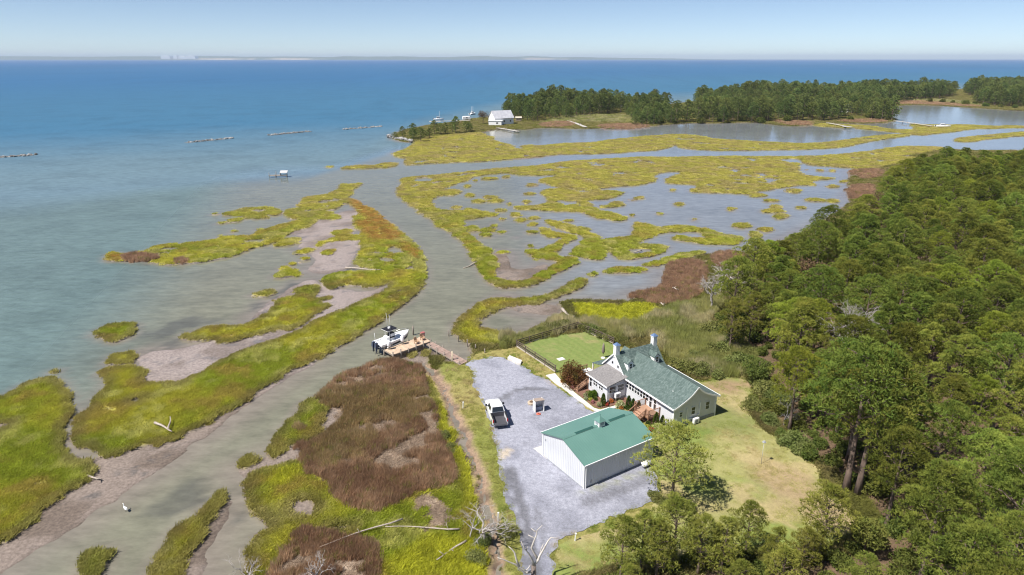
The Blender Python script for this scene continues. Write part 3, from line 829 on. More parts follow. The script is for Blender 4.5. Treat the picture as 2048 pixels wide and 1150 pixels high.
def candidates(d0, k, lo, hi, ymax):
    """points over the visible ground, thinner with distance"""
    out = []
    e = np.concatenate([np.arange(28, 150, 6.0), np.geomspace(150, ymax, 16)])
    for a, b in zip(e[:-1], e[1:]):
        c = (a + b) / 2
        rho = np.clip(k * (d0 / c) ** 2, lo, hi)
        w = .79 * b * 1.12 + 8
        n = int(rho * (b - a) * 2 * w)
        out.append(np.stack([rng.uniform(-w, w, n), rng.uniform(a, b, n)], 1))
    P = np.concatenate(out)
    return P[in_view(P[:, 0], P[:, 1], 1.1, 8)]
def build_cover():
    P = candidates(75, 18.0, .22, 18.0, 1100)
    x, y = P[:, 0], P[:, 1]
    print('candidates', len(P))
    S = {k: sample(k, x, y) for k in COVER if k not in ('marsh_hole', 'weed')}
    z = height(x, y, lambda n: S[n])
    n1, n2, n3 = fbm(x / 4, y / 4, 81), fbm(x / 13, y / 13, 82), fbm(x / 1.1, y / 1.1, 83)
    u = rng.uniform(size=len(x))
    wide = np.clip(y / 130, .85, 6)
    built = (S['yard'] > .3)
    def put(name, m, hgt, cols, protos, label, cat, wk=1.0):
        k = np.nonzero(m)[0]
        c = cols(k)
        v = rng.uniform(.72, 1.28, len(k))[:, None] * (.72 + .55 * n3[k])[:, None]
        h = hgt(k) * rng.uniform(.75, 1.2, len(k))
        s = np.stack([wide[k] * wk * rng.uniform(.8, 1.25, len(k))] * 2 + [h], 1)
        P3 = np.stack([x[k], y[k], z[k]], 1)
        print(name, len(k))
        return scatter(name, P3, s, rng.uniform(0, 6.283, len(k)), np.clip(c * v, 0, 1), protos, rng.integers(0, len(protos), len(k)), label, cat)
    straw = (S['straw'] + (n3 - .5) * 2.8 + (n1 - .5) * 3 > -.1) | ((S['rush'] > .6) & (n1 + .35 * n3 > .80) & (y < 100))
    rush = (S['rush'] > -.1) & ~straw & (S['ditch'] < 0) & ~built
    marsh = (S['marsh'] + 1.3 * (n3 - .5) > .02) & ~rush & ~straw & (S['ditch'] < -.9) & (S['land'] < 2.5) & ~built
    marsh &= ~((S['marsh'] > 1.5) & (n1 + .4 * n3 < .44) & (u < .75))          # bare pans
    reed = (S['reed'] > 0) & ~built & ~rush & (z > .05)
    def marsh_col(k):
        t = mix(np.broadcast_to(C(.52, .50, .07), (len(k), 3)), C(.38, .43, .05), smooth(n2[k], .38, .62))
        t = mix(t, C(.58, .56, .19), smooth(n1[k] + .25 * (n3[k] - .5), .54, .70) * .8)
        t = mix(t, C(.46, .36, .10), smooth(n1[k], .46, .28) * .8)                     # seed heads
        t = mix(t, C(.33, .28, .12), smooth(S['marsh'][k] + .8 * (n2[k] - .5), 1.8, .3) * .65 * (y[k] < 130))   # drab stems at the bank
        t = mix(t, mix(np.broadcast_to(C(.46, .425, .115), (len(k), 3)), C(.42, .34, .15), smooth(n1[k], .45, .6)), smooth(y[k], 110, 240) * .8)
        t = mix(t, C(.56, .56, .06), smooth(S['lime'][k], -.6, .8))
        t = mix(t, C(.50, .27, .09), smooth(S['orange'][k], -1, 1) * (.3 + .6 * (u[k] > .45)))
        return t
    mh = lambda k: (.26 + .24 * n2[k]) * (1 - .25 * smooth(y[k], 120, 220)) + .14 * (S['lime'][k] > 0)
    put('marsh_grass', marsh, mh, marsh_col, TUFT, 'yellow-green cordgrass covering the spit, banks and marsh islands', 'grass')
    lime_land = (S['lime'] > 0) & (S['land'] > 2.5) & ~built & ~rush
    put('lime_grass', lime_land, mh, marsh_col, TUFT, 'bright yellow-green wet meadow grass behind the fenced lawn', 'grass')
    def rush_col(k):
        t = mix(np.broadcast_to(C(.37, .235, .145), (len(k), 3)), C(.54, .375, .24), smooth(n1[k], .35, .65))
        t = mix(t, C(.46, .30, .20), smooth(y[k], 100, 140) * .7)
        t = mix(t, C(.36, .34, .10), smooth(n2[k] + .3 * (n3[k] - .5), .62, .74) * .3 * (y[k] < 100))
        return mix(t, C(.30, .31, .08), (u[k] > .94) * 1.0)
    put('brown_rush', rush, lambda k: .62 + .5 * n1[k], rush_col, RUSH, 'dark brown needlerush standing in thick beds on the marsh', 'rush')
    def reed_col(k):
        t = mix(np.broadcast_to(C(.46, .44, .18), (len(k), 3)), C(.35, .37, .12), smooth(n2[k], .35, .6))
        return mix(t, C(.60, .53, .33), smooth(n1[k], .5, .7) * .8)
    put('reed_bed', reed, lambda k: 1.0 + .9 * n1[k], reed_col, RUSH, 'pale green and tan reeds between the house and the pine wood', 'reeds', .9)
    land = (S['land'] > .5) & (S['forest'] < 1) & ~built & ~reed & ~rush & ~marsh & (S['ditch'] < 0) & ~lime_land & ~straw
    put('rough_grass', land & (u < .8), lambda k: .3 + .3 * n1[k], lambda k: mix(np.broadcast_to(C(.22, .22, .06), (len(k), 3)), C(.30, .26, .11), smooth(n1[k], .4, .65)), TUFT, 'rough drab grass along the shores and wood edges', 'grass')
    verge = (S['yard'] > 0) & (S['yard'] < .55) & (u < .5)
    put('verge_grass', verge & (S['ditch'] < 0), lambda k: .18 + .2 * n1[k], lambda k: np.broadcast_to(C(.25, .25, .07), (len(k), 3)), TUFT, 'long grass fringing the mown yard', 'grass', .7)
    put('matted_straw', (straw & (S['yard'] < 0)) & (u < .5), lambda k: .16 + .1 * n1[k], lambda k: np.broadcast_to(C(.45, .36, .28), (len(k), 3)), RUSH, 'flattened pale straw lying in patches on the rush beds', 'straw', 1.2)
build_cover()

# ------------------------------------------------------------------ yard sheets: gravel, lawns, path, beds
def sheet(name, poly, z, m, colf, step, label, cat, ragged=0.0, kind='structure'):
    p = np.array(poly, float)
    # resample the outline and fray it
    q = []
    for i in range(len(p)):
        a, b = p[i], p[(i + 1) % len(p)]
        n = max(1, int(np.hypot(*(b - a)) / (step * .7)))
        q += [a + (b - a) * k / n for k in range(n)]
    q = np.array(q)
    if ragged:
        q[:, 0] += ragged * (2 * fbm(q[:, 0] / 1.2, q[:, 1] / 1.2, 91) - 1)
        q[:, 1] += ragged * (2 * fbm(q[:, 0] / 1.2, q[:, 1] / 1.2, 92) - 1)
    a, b = q.min(0), q.max(0)
    X, Y = np.meshgrid(np.arange(a[0], b[0], step), np.arange(a[1], b[1], step))
    X, Y = X.ravel(), Y.ravel()
    ok = seg_field(q, X, Y) > step * .6
    pts = [Vector((float(u), float(v))) for u, v in q] + [Vector((float(u), float(v))) for u, v in zip(X[ok], Y[ok])]
    vo, _, fo, *_r = delaunay_2d_cdt(pts, [], [list(range(len(q)))], 1, 1e-4)
    V = np.array([(v.x, v.y, z) for v in vo])
    me = mesh_np(name, V, np.array(fo), m, colf(V[:, 0], V[:, 1]))
    return tag(obj(name, me), label, cat, kind=kind)
def poly_dist(text, x, y, z=ZY):
    p = [G(a, b, z) for a, b in px(text)]
    d = np.full(x.shape, 1e9)
    for (ax, ay), (bx, by) in zip(p[:-1], p[1:]):
        ex, ey = bx - ax, by - ay
        t = np.clip(((x - ax) * ex + (y - ay) * ey) / (ex * ex + ey * ey), 0, 1)
        d = np.minimum(d, np.hypot(x - ax - t * ex, y - ay - t * ey))
    return d
def gravel_col(x, y):
    n = fbm(x / 3, y / 3, 101)
    n2 = fbm(x / .7, y / .7, 102)
    c = mix(np.broadcast_to(C(.33, .335, .39), x.shape + (3,)), C(.25, .255, .30), smooth(n, .4, .65))
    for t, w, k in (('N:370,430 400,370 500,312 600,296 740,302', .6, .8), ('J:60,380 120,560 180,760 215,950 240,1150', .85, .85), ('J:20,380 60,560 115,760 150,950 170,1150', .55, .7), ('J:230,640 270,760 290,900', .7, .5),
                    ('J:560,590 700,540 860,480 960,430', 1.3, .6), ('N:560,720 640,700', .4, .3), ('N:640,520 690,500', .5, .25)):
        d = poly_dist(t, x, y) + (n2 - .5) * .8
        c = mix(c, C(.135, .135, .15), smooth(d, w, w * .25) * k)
    d = poly_dist('N:400,820 445,770', x, y)
    c = mix(c, C(.52, .44, .34), smooth(d, .7, .3) * .9)
    d = np.minimum(poly_dist('N:720,210 800,270', x, y), poly_dist('J:470,790 390,810 340,870', x, y))
    c = mix(c, C(.30, .23, .17), smooth(d + n2, 1.0, .4) * .5)
    g = poly_dist('J:500,530 640,490 800,440 950,390', x, y)
    c = mix(c, C(.26, .27, .13), smooth(g + 1.6 * (n2 - .3), .9, .2) * .55)
    return c
gravel_m = attr_ground('crushed_stone', nscale=2.2, amp=.20, bump=.9, bscale=16, dist=.08, fine=7.0)
GRAVEL = plan('N:110,110 190,75 270,60 360,55 440,65 520,110 600,150 660,195 735,212 820,275 900,335 990,400 1060,445 1130,480 1250,470 1330,480 J:980,400 1005,470 1010,540 960,590 850,640 720,690 600,750 470,790 390,812 345,870 335,950 345,1056 360,1500 190,1500 140,1056 125,960 110,850 95,720 60,620 20,500 0,380 N:355,720 330,600 270,460 260,400 210,330 175,270 185,190 170,150', ZY, 1)
sheet('gravel_drive', GRAVEL, ZY + .035, gravel_m, gravel_col, .5, 'pale blue-grey crushed stone drive and parking area', 'drive', .8)
def lawn_col(x, y):
    n, n2, n3 = fbm(x / 7, y / 7, 111), fbm(x / 1.8, y / 1.8, 112), fbm(x / 3.5, y / 3.5, 113)
    c = mix(np.broadcast_to(C(.19, .23, .06), x.shape + (3,)), C(.29, .275, .11), smooth(n, .38, .6))
    c = mix(c, C(.36, .29, .15), smooth(n3, .46, .64) * .85)
    d = poly_dist('P:1560,960 1640,1010 1700,1045', x, y) + (n2 - .5) * 3
    c = mix(c, C(.34, .245, .15), smooth(d, 4.5, 1.0) * .8)
    d = poly_dist('P:1440,775 1500,770', x, y) + (n2 - .5) * 3
    c = mix(c, C(.30, .20, .13), smooth(d, 2.6, .6) * .85)
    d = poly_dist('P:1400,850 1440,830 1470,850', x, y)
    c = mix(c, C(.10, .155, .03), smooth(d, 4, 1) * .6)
    return c * (.85 + .3 * n2)[:, None]
lawn_m = attr_ground('mown_grass', nscale=2.2, amp=.16, bump=.5, bscale=14, dist=.05, fine=11)
sheet('lawn', plan('P:1330,735 1392,768 1450,752 1500,758 1515,800 1503,830 1530,862 1590,893 1640,932 1663,990 1698,1012 1722,1052 1690,1092 1600,1095 1500,1090 1400,1085 1340,1070 1290,1035 1318,1000 1320,960 1300,925 1290,890 1330,860', ZY, 1), ZY + .03, lawn_m, lawn_col, .8, 'dry mown lawn between the house and the pine wood', 'lawn', .6)
sheet('lawn', plan('P:1186,1068 1120,1085 1108,1110 1103,1160 1110,1500 1500,1500 1420,1120 1300,1040', ZY, 1), ZY + .03, lawn_m, lawn_col, .9, 'strip of dry lawn beside the drive at the bottom of the picture', 'lawn', .5)
def yard_col(x, y):
    n = fbm(x / 2, y / 2, 114)
    X0, Y0 = G(1060, 700)
    st = .5 + .5 * np.sin(((x - X0) * .877 + (y - Y0) * .48) * 5.2 + 2 * n)          # mowing stripes
    c = mix(np.broadcast_to(C(.15, .205, .055), x.shape + (3,)), C(.215, .245, .08), st * .55 + .3 * n)
    return mix(c, C(.30, .25, .12), smooth(n, .58, .75) * .6)
FENCE = [G(1033, 693.6), G(1155.6, 656.6), G(1226.7, 688.3), G(1185, 717), G(1110.7, 745)]
sheet('lawn', [FENCE[0], FENCE[1], FENCE[2], G(1240, 720), G(1190, 745), FENCE[4]], ZY + .03, lawn_m, yard_col, .6, 'striped green lawn inside the dark rail fence', 'lawn')
mulch_m = attr_ground('mulch', nscale=6, amp=.3, bump=.8, bscale=25, fine=20)
sheet('mulch_bed', plan('N:840,225 880,250 960,325 1040,385 1100,436 1150,452 1280,418 1320,440 1420,490 1500,560 1600,620 1700,640 1750,560 1500,300 1300,200 1050,170', ZY, 1), ZY + .045, mulch_m, lambda x, y: mix(np.broadcast_to(C(.17, .085, .06), x.shape + (3,)), C(.24, .14, .10), fbm(x, y, 3)), .5, 'reddish brown mulch bed along the front of the house', 'garden bed')
def build_turf():
    P = candidates(75, 11.0, .5, 11.0, 160)
    x, y = P[:, 0], P[:, 1]
    yd, di = sample('yard', x, y), sample('ditch', x, y)
    gd = seg_field(GRAVEL, x, y)
    n1, n2, n3 = fbm(x / 2.2, y / 2.2, 131), fbm(x / 7, y / 7, 132), fbm(x / .8, y / .8, 133)
    edge = np.abs(gd + (n3 - .5) * 1.4) < .32
    d = np.minimum(np.abs(x + y * 0 - 1e9), 1)
    hx, hy = x - 19.997, y - 71.3
    u, v = hx * math.cos(.502) + hy * math.sin(.502), -hx * math.sin(.502) + hy * math.cos(.502)
    built = (u > -5.2) & (u < 7.4) & (v > -.4) & (v < 17.8)
    bx, by = x - 7.703, y - 59.314
    bu, bv = bx * math.cos(.58) + by * math.sin(.58), -bx * math.sin(.58) + by * math.cos(.58)
    built |= (bu > -.5) & (bu < 10.4) & (bv > -.4) & (bv < 7.9)
    fen = seg_field(np.array([FENCE[0], FENCE[1], FENCE[2], G(1240, 720), G(1190, 745), FENCE[4]]), x, y)
    m = (yd > .2) & (di < -.6) & ((gd < .05) | edge) & ~built & (fen < .1) & (n3 > .47)
    k = np.nonzero(m)[0]
    c = mix(np.broadcast_to(C(.40, .40, .12), (len(k), 3)), C(.30, .36, .08), smooth(n2[k], .4, .6))
    c = mix(c, C(.52, .43, .22), smooth(n1[k], .48, .68) * .85)
    h = (.035 + .05 * n1[k]) * np.where(edge[k], 2.0, 1) + .12 * (np.abs(yd[k]) < .9)
    w = rng.uniform(.35, .7, len(k))
    print('turf', len(k))
    scatter('turf', np.stack([x[k], y[k], 0 * x[k] + ZY + .01], 1), np.stack([w, w, h], 1), rng.uniform(0, 6.283, len(k)), np.clip(c * rng.uniform(.75, 1.25, len(k))[:, None], 0, 1), TUFT, rng.integers(0, 4, len(k)), 'short dry grass of the verges and lawns, straying onto the gravel edge', 'grass')
build_turf()
conc = mat('concrete', (.66, .63, .58), .85, (.56, .53, .49), 2.0, .2, 20)
def slab(name, poly, z0, z1, m, label, cat, kind='structure'):
    b = MB()
    n = len(poly)
    v = [(p[0], p[1], z0) for p in poly] + [(p[0], p[1], z1) for p in poly]
    b.add(v, [(i, (i + 1) % n, n + (i + 1) % n, n + i) for i in range(n)] + [tuple(range(n)), tuple(range(n, 2 * n))])
    return tag(b.build(name, m), label, cat, kind=kind)
slab('concrete_path', [G(*q) for q in px('N:735,196 805,182 835,216 900,272 960,333 1040,395 1103,447 1150,461 1285,424 1297,437 1185,476 1130,480 1060,442 980,388 880,308 800,252')], .2, ZY + .09, conc, 'cream concrete walk curving along the front flower bed', 'path')
slab('concrete_apron', [G(*q) for q in px('N:640,757 735,727 760,800 745,840')], .2, ZY + .07, conc, 'pale concrete apron at the left side of the barn', 'apron')

# ------------------------------------------------------------------ materials for the buildings
def siding_mat(name, col, vertical=False, pitch=.16):
    m, nt, N, L, b = NM(name)
    b.inputs['Roughness'].default_value = .55
    b.inputs['Specular IOR Level'].default_value = .3
    tc = N.new('ShaderNodeTexCoord')
    sp = N.new('ShaderNodeSeparateXYZ')
    L.new(tc.outputs['Object'], sp.inputs[0])
    fr = N.new('ShaderNodeMath')
    fr.operation = 'DIVIDE'
    fr.inputs[1].default_value = pitch
    L.new(sp.outputs['Z'], fr.inputs[0])
    f2 = N.new('ShaderNodeMath')
    f2.operation = 'FRACT'
    L.new(fr.outputs[0], f2.inputs[0])
    bp = N.new('ShaderNodeBump')
    bp.inputs['Strength'].default_value = .6
    bp.inputs['Distance'].default_value = .02
    bp.invert = True
    L.new(f2.outputs[0], bp.inputs['Height'])
    L.new(bp.outputs[0], b.inputs['Normal'])
    nz = N.new('ShaderNodeTexNoise')
    nz.inputs['Scale'].default_value = 1.2
    L.new(tc.outputs['Object'], nz.inputs['Vector'])
    rp = N.new('ShaderNodeValToRGB')
    rp.color_ramp.elements[0].color = (*[c * .94 for c in col], 1)
    rp.color_ramp.elements[1].color = (*col, 1)
    L.new(nz.outputs['Fac'], rp.inputs[0])
    L.new(rp.outputs[0], b.inputs['Base Color'])
    return m
def shingle_mat(name, c1, c2, c3, sc=1.0):
    m, nt, N, L, b = NM(name)
    b.inputs['Roughness'].default_value = .9
    b.inputs['Specular IOR Level'].default_value = .2
    tc = N.new('ShaderNodeTexCoord')
    br = N.new('ShaderNodeTexBrick')
    br.inputs['Color1'].default_value, br.inputs['Color2'].default_value, br.inputs['Mortar'].default_value = (*c1, 1), (*c2, 1), (*c3, 1)
    br.inputs['Scale'].default_value = sc
    br.inputs['Brick Width'].default_value, br.inputs['Row Height'].default_value = .26, .15
    br.inputs['Mortar Size'].default_value = .014
    br.inputs['Bias'].default_value = .0
    L.new(tc.outputs['Object'], br.inputs['Vector'])
    nz = N.new('ShaderNodeTexNoise')
    nz.inputs['Scale'].default_value = 3.5
    nz.inputs['Detail'].default_value = 6
    nz.inputs['Roughness'].default_value = .8
    L.new(tc.outputs['Object'], nz.inputs['Vector'])
    mr = N.new('ShaderNodeMapRange')
    mr.inputs['From Min'].default_value, mr.inputs['From Max'].default_value = .3, .7
    mr.inputs['To Min'].default_value, mr.inputs['To Max'].default_value = .85, 1.15
    L.new(nz.outputs['Fac'], mr.inputs['Value'])
    vm = N.new('ShaderNodeVectorMath')
    vm.operation = 'SCALE'
    L.new(br.outputs['Color'], vm.inputs[0])
    L.new(mr.outputs[0], vm.inputs['Scale'])
    L.new(vm.outputs[0], b.inputs['Base Color'])
    bp = N.new('ShaderNodeBump')
    bp.inputs['Strength'].default_value = .5
    bp.inputs['Distance'].default_value = .03
    L.new(br.outputs['Color'], bp.inputs['Height'])
    L.new(bp.outputs[0], b.inputs['Normal'])
    return m
siding = siding_mat('grey_white_siding', (.64, .65, .68))
trim = mat('white_trim', (.82, .82, .82), .45)
shingle = shingle_mat('green_shingles', (.075, .11, .10), (.155, .20, .185), (.07, .10, .095))
shingle_grey = shingle_mat('brown_grey_shingles', (.20, .19, .19), (.28, .265, .26), (.14, .13, .13))
wood_deck = mat('deck_boards', (.47, .29, .19), .8, (.36, .21, .14), 3.0, .2, 20, stretch=(1, 6, 1), jitter=.12)
wood_rail = mat('stained_railing', (.33, .18, .11), .75, (.26, .14, .09), 4)
found = mat('foundation_block', (.30, .31, .33), .9, (.25, .26, .28), 3)

def window(parent, c, w, h, face, lites=1, tall=False):
    """face: '-x', '-y', '+y' ; c is the centre on the wall plane (local)"""
    dx, dy = {'-x': (-1, 0), '-y': (0, -1), '+y': (0, 1), '+x': (1, 0)}[face]
    def plate(mb, off, a0, a1, z0, z1, th):
        if dx:
            mb.span(c[0] + dx * off, c[0] + dx * (off + th), c[1] + a0, c[1] + a1, c[2] + z0, c[2] + z1)
        else:
            mb.span(c[0] + a0, c[0] + a1, c[1] + dy * off, c[1] + dy * (off + th), c[2] + z0, c[2] + z1)
    f = MB()
    t = .07
    for a0, a1, z0, z1 in ((-w / 2 - t, -w / 2, -h / 2 - t, h / 2 + t), (w / 2, w / 2 + t, -h / 2 - t, h / 2 + t), (-w / 2, w / 2, h / 2, h / 2 + t), (-w / 2, w / 2, -h / 2 - t, -h / 2)):
        plate(f, -.02, a0, a1, z0, z1, .075)
    plate(f, .0, -w / 2, w / 2, -.025, .025, .04)
    fr = f.build('window', trim, parent)
    for k in range(lites):
        g = MB()
        a0, a1 = -w / 2 + k * w / lites, -w / 2 + (k + 1) * w / lites
        plate(g, -.01, a0 + .012 * (k > 0), a1 - .012 * (k < lites - 1), -h / 2, h / 2, .03)
        g.build('pane', glass, fr)
    return fr

# ------------------------------------------------------------------ the house
def build_house():
    T = thing('house', 'long grey-white house with green shingle roof, two chimneys and two dormers', 'house', (19.997, 71.3, ZY), .502)
    half = 6.93 / 2
    RP = [(0, 5.19), (.5, 4.70), (1.0, 4.31), (1.7, 3.90), (2.7, 3.45), (3.84, 3.03)]
    prof = [(half - d, z) for d, z in reversed(RP)] + [(half + d, z) for d, z in RP[1:]]
    lower = [(a, z - .13) for a, z in reversed(prof)]
    inner = [(0.0, -.3), (6.93, -.3), (6.93, 3.05)] + [(a, z - .10) for a, z in reversed(prof[1:-1])] + [(0.0, 3.05)]
    MB().prism(inner, 0.0, 10.2).build('wing_wall', siding, T)
    MB().prism(prof + lower, -.36, 11.9).build('wing_roof', shingle, T)
    MB().prism([(9.84, -.3), (14.4, -.3), (14.4, 3.0), (12.12, 5.36), (9.84, 3.0)], 0.0, 7.02, 'x').build('main_wall', siding, T)
    mr = MB().prism([(9.55, 2.90), (10.3, 3.58), (12.12, 5.56), (13.94, 3.58), (14.69, 2.90), (14.60, 2.80), (13.85, 3.46), (12.12, 5.40), (10.39, 3.46), (9.64, 2.80)], -.17, 7.2, 'x').build('main_roof', shingle, T)
    # white rakes and gutters
    for y in (-.40,):
        for s in (1, -1):
            m = MB()
            for (d0, z0), (d1, z1) in zip(RP[:-1], RP[1:]):
                m.beam((half + s * d0, y, z0 - .12), (half + s * d1, y, z1 - .12), .05, .2)
            m.build('rake_trim', trim, T)
    for x in (-.43, 7.36):
        MB().span(x - .07, x + .07, -.42, 9.55, 2.86, 3.02).build('gutter', trim, T)
    for s, y1 in ((-.17 - .03, 9.55), (-.17 - .03, 14.69)):
        MB().beam((s, 12.12, 5.44), (s, y1, 2.82), .05, .18).build('rake_trim', trim, T)
    MB().span(-.06, 6.99, -.06, 9.9, -.3, .42).build('foundation', found, T)
    # chimneys
    blue = mat('blue_metal_cap', (.11, .17, .30), .4, spec=.5)
    for x in (.22, 6.8):
        c = MB().span(x - .33, x + .33, 11.82, 12.42, 4.9, 6.55).build('chimney', white, T)
        MB().span(x - .40, x + .40, 11.75, 12.49, 6.55, 6.68).build('chimney_rim', trim, c)
        m = MB()
        m.box((x, 12.12, 6.84), (.84, .80, .30), 0, .18)
        m.build('chimney_cap', blue, c)
    # dormers
    for x in (1.15, 5.75):
        d = MB().prism([(x - .46, 3.2), (x + .46, 3.2), (x + .46, 4.52), (x, 4.96), (x - .46, 4.52)], 10.08, 11.6).build('dormer', white, T)
        for s in (-1, 1):
            m = MB()
            a, b_ = (x, 5.06), (x + s * .54, 4.50)
            m.prism([a, b_, (b_[0], b_[1] - .07), (a[0], a[1] - .07)], 9.98, 11.75)
            m.build('dormer_roof', shingle, d)
        w = window(T, (x, 10.08, 4.08), .46, .70, '-y', 2)
        w.parent = d
        for ch in list(w.children):          # keep the depth at thing > part > sub-part
            ch.parent = d
    d = MB().prism([(2.6, 3.3), (3.5, 3.3), (3.5, 4.6), (3.05, 5.1), (2.6, 4.6)], 12.7, 13.85).build('dormer', white, T)
    for s in (-1, 1):
        MB().prism([(3.05, 5.19), (3.05 + s * .6, 4.56), (3.05 + s * .6, 4.49), (3.05, 5.12)], 12.6, 13.95).build('dormer_roof', shingle, d)
    # gable vents on the steep gable
    for y, z in ((12.55, 3.9), (11.3, 3.75)):
        v = MB()
        v.span(-.05, .0, y - .13, y + .13, z - .16, z + .16)
        v.build('gable_window', glass, T)
    # front wall: four window pairs and a pair of glazed doors
    for v in (8.75, 7.6, 6.45, 5.3):
        for s in (-.3, .3):
            window(T, (0.0, v + s, 2.05), .42, .95, '-x')
    for s in (-.42, .42):
        window(T, (0.0, 3.85 + s, 1.85), .46, 1.7, '-x')
    for y, z in ((2.75, 2.3), (2.55, 1.3)):
        MB().span(-.10, 0.0, y - .06, y + .06, z - .12, z + .12).build('wall_lamp', mat('grey_metal', (.35, .36, .38), .5), T)
    # gable end
    for u, w, h, z in ((1.2, .45, .62, 1.75), (3.25, .62, 1.0, 1.75), (5.65, .62, 1.05, 1.85)):
        window(T, (u, 0.0, z), w, h, '-y')
    MB().prism([(half - .16, 4.35), (half + .16, 4.35), (half + .16, 4.65), (half, 4.85), (half - .16, 4.65)], -.05, .0).build('gable_vent', mat('grey_louvre', (.35, .37, .40), .6), T)
    for u, z1, z0 in ((2.15, 2.35, .75), (4.35, 2.75, .95)):
        m = MB()
        m.span(u - .05, u + .05, -.10, -.005, z0, z1)
        m.build('line_cover', trim, T)
    MB().span(2.2, 3.1, -.11, -.015, .70, .80).build('line_cover', trim, T)
    MB().span(4.02, 4.30, -.11, -.015, .90, 1.02).build('line_cover', trim, T)
    for x, y in ((-.09, -.12), (7.02, -.12)):
        MB().span(x - .05, x + .05, y - .05, y + .05, .05, 2.9).build('downspout', trim, T)
    for x in (-.03, 6.96):
        MB().span(x - .07, x + .07, -.03, .07, .4, 2.98).build('corner_board', trim, T)
    # roof vent
    MB().cyl((1.7, 2.2, 3.6), .09, .28, 8).build('roof_vent', white, T)
    # sunroom
    MB().prism([(-3.15, -.3), (0.02, -.3), (0.02, 3.02), (-3.15, 2.42)], 9.35, 13.6).build('sunroom_wall', siding, T)
    MB().prism([(-3.45, 2.40), (.0, 3.08), (.0, 3.20), (-3.45, 2.52)], 9.08, 13.85).build('sunroom_roof', shingle_grey, T)
    MB().span(-3.53, -3.42, 9.05, 13.88, 2.33, 2.50).build('gutter', trim, T)
    for v in (12.05, 10.75, 11.4 - 1.55):
        for s in (-.24, .24):
            if v > 10:
                window(T, (-3.15, v + s, 1.72), .36, .85, '-x')
    window(T, (-3.15, 13.1, 1.5), .5, 1.55, '-x')
    for u in (-2.3, -.95):
        window(T, (u, 9.35, 1.75), 1.0, .92, '-y', 2)
    MB().span(-3.20, 0.0, 9.30, 9.36, -.3, .35).build('foundation', found, T)
    # back porch
    MB().prism([(14.45, 2.75), (16.5, 2.25), (16.5, 2.35), (14.45, 2.85)], -.6, 2.4, 'x').build('porch_roof', shingle, T)
    for x in (-.5, 2.3):
        MB().span(x - .07, x + .07, 16.3, 16.44, -.2, 2.25).build('porch_post', trim, T)
    # heat pump heads on the walls
    return T
HOUSE = build_house()
def hloc(u, v, z=0):
    return HOUSE.matrix_basis @ Vector((u, v, z)) if False else Vector((19.997 + u * math.cos(.502) - v * math.sin(.502), 71.3 + u * math.sin(.502) + v * math.cos(.502), ZY + z))

def heat_pump(loc, rz, label):
    t = thing('heat_pump', label, 'heat pump', loc, rz, 'heat pump units at the house walls')
    MB().span(-.42, .42, -.17, .17, .18, .82).build('casing', white, t)
    g = MB()
    g.tube([(-.08, -.172, .5), (-.08, -.20, .5)], .25, 14)
    g.build('fan_grille', mat('grille', (.25, .26, .27), .5), t)
    for x in (-.3, .3):
        MB().span(x - .05, x + .05, -.15, .15, 0, .18).build('foot', found, t)
heat_pump(hloc(3.45, -.45), .502, 'white heat pump unit below the windows of the shaded gable end')
heat_pump(hloc(-1.7, 8.95, .45), .502, 'white heat pump unit beside the sunroom, near the hydrangea')

def steps(name, T, x0, x1, y0, y1, ztop, n):
    """treads going down towards -x"""
    dx = (x1 - x0) / n
    for k in range(n):
        z = ztop * (k + 1) / (n + 1)
        MB().span(x0 + k * dx - .02, x0 + (k + 1) * dx + .02, y0, y1, z - .05, z).build('tread', wood_deck, T)
    for y in (y0 + .04, y1 - .04):
        MB().beam((x0, y, .05), (x1, y, ztop - .08), .05, .2).build('stringer', wood_rail, T)
def railing(T, pts, h=.9, slope_pts=None):
    for a, b in zip(pts[:-1], pts[1:]):
        a, b = Vector(a), Vector(b)
        MB().beam(a + Vector((0, 0, h)), b + Vector((0, 0, h)), .09, .05).build('handrail', wood_rail, T)
        MB().beam(a + Vector((0, 0, .12)), b + Vector((0, 0, .12)), .05, .05).build('bottom_rail', wood_rail, T)
        n = max(2, int((b - a).length / .14))
        m = MB()
        for k in range(1, n):
            p = a.lerp(b, k / n)
            m.beam(p + Vector((0, 0, .12)), p + Vector((0, 0, h)), .03, .03)
        tag(m.build('baluster', wood_rail, T), kind='stuff')
    for p in pts:
        MB().span(p[0] - .05, p[0] + .05, p[1] - .05, p[1] + .05, p[2] - .1, p[2] + h + .06).build('newel_post', wood_rail, T)
def deck(name, label, x0, x1, y0, y1, z, T0):
    T = thing(name, label, 'deck', T0, .502)
    n = int((y1 - y0) / .15)
    me = MB().span(x0, x1, 0, (y1 - y0) / n - .012, z - .04, z).mesh('deck_board', wood_deck)
    for k in range(n):
        obj('deck_board', me, T, (0, y0 + k * (y1 - y0) / n, 0))
    fr = MB()
    for y in (y0 + .03, y1 - .03):
        fr.span(x0 + .03, x1 - .01, y - .03, y + .03, z - .24, z - .045)
    fr.span(x0, x0 + .05, y0 + .07, y1 - .07, z - .24, z - .045)
    fr.build('frame', wood_rail, T)
    for x in (x0 + .1, x1 - .15):
        for y in (y0 + .1, y1 - .1):
            MB().span(x - .06, x + .06, y - .06, y + .06, -.2, z - .05).build('post', wood_rail, T)
    return T
HO = (19.997, 71.3, ZY)
D = deck('entry_deck', 'reddish wooden deck and steps below the glazed doors', -1.95, -.02, 2.35, 5.2, .98, HO)
steps('s', D, -3.5, -1.95, 3.0, 4.7, .98, 5)
railing(D, [(-.1, 5.15, .98), (-1.9, 5.15, .98), (-1.9, 4.75, .98)])
railing(D, [(-1.9, 2.95, .98), (-1.9, 2.4, .98), (-.1, 2.4, .98)])
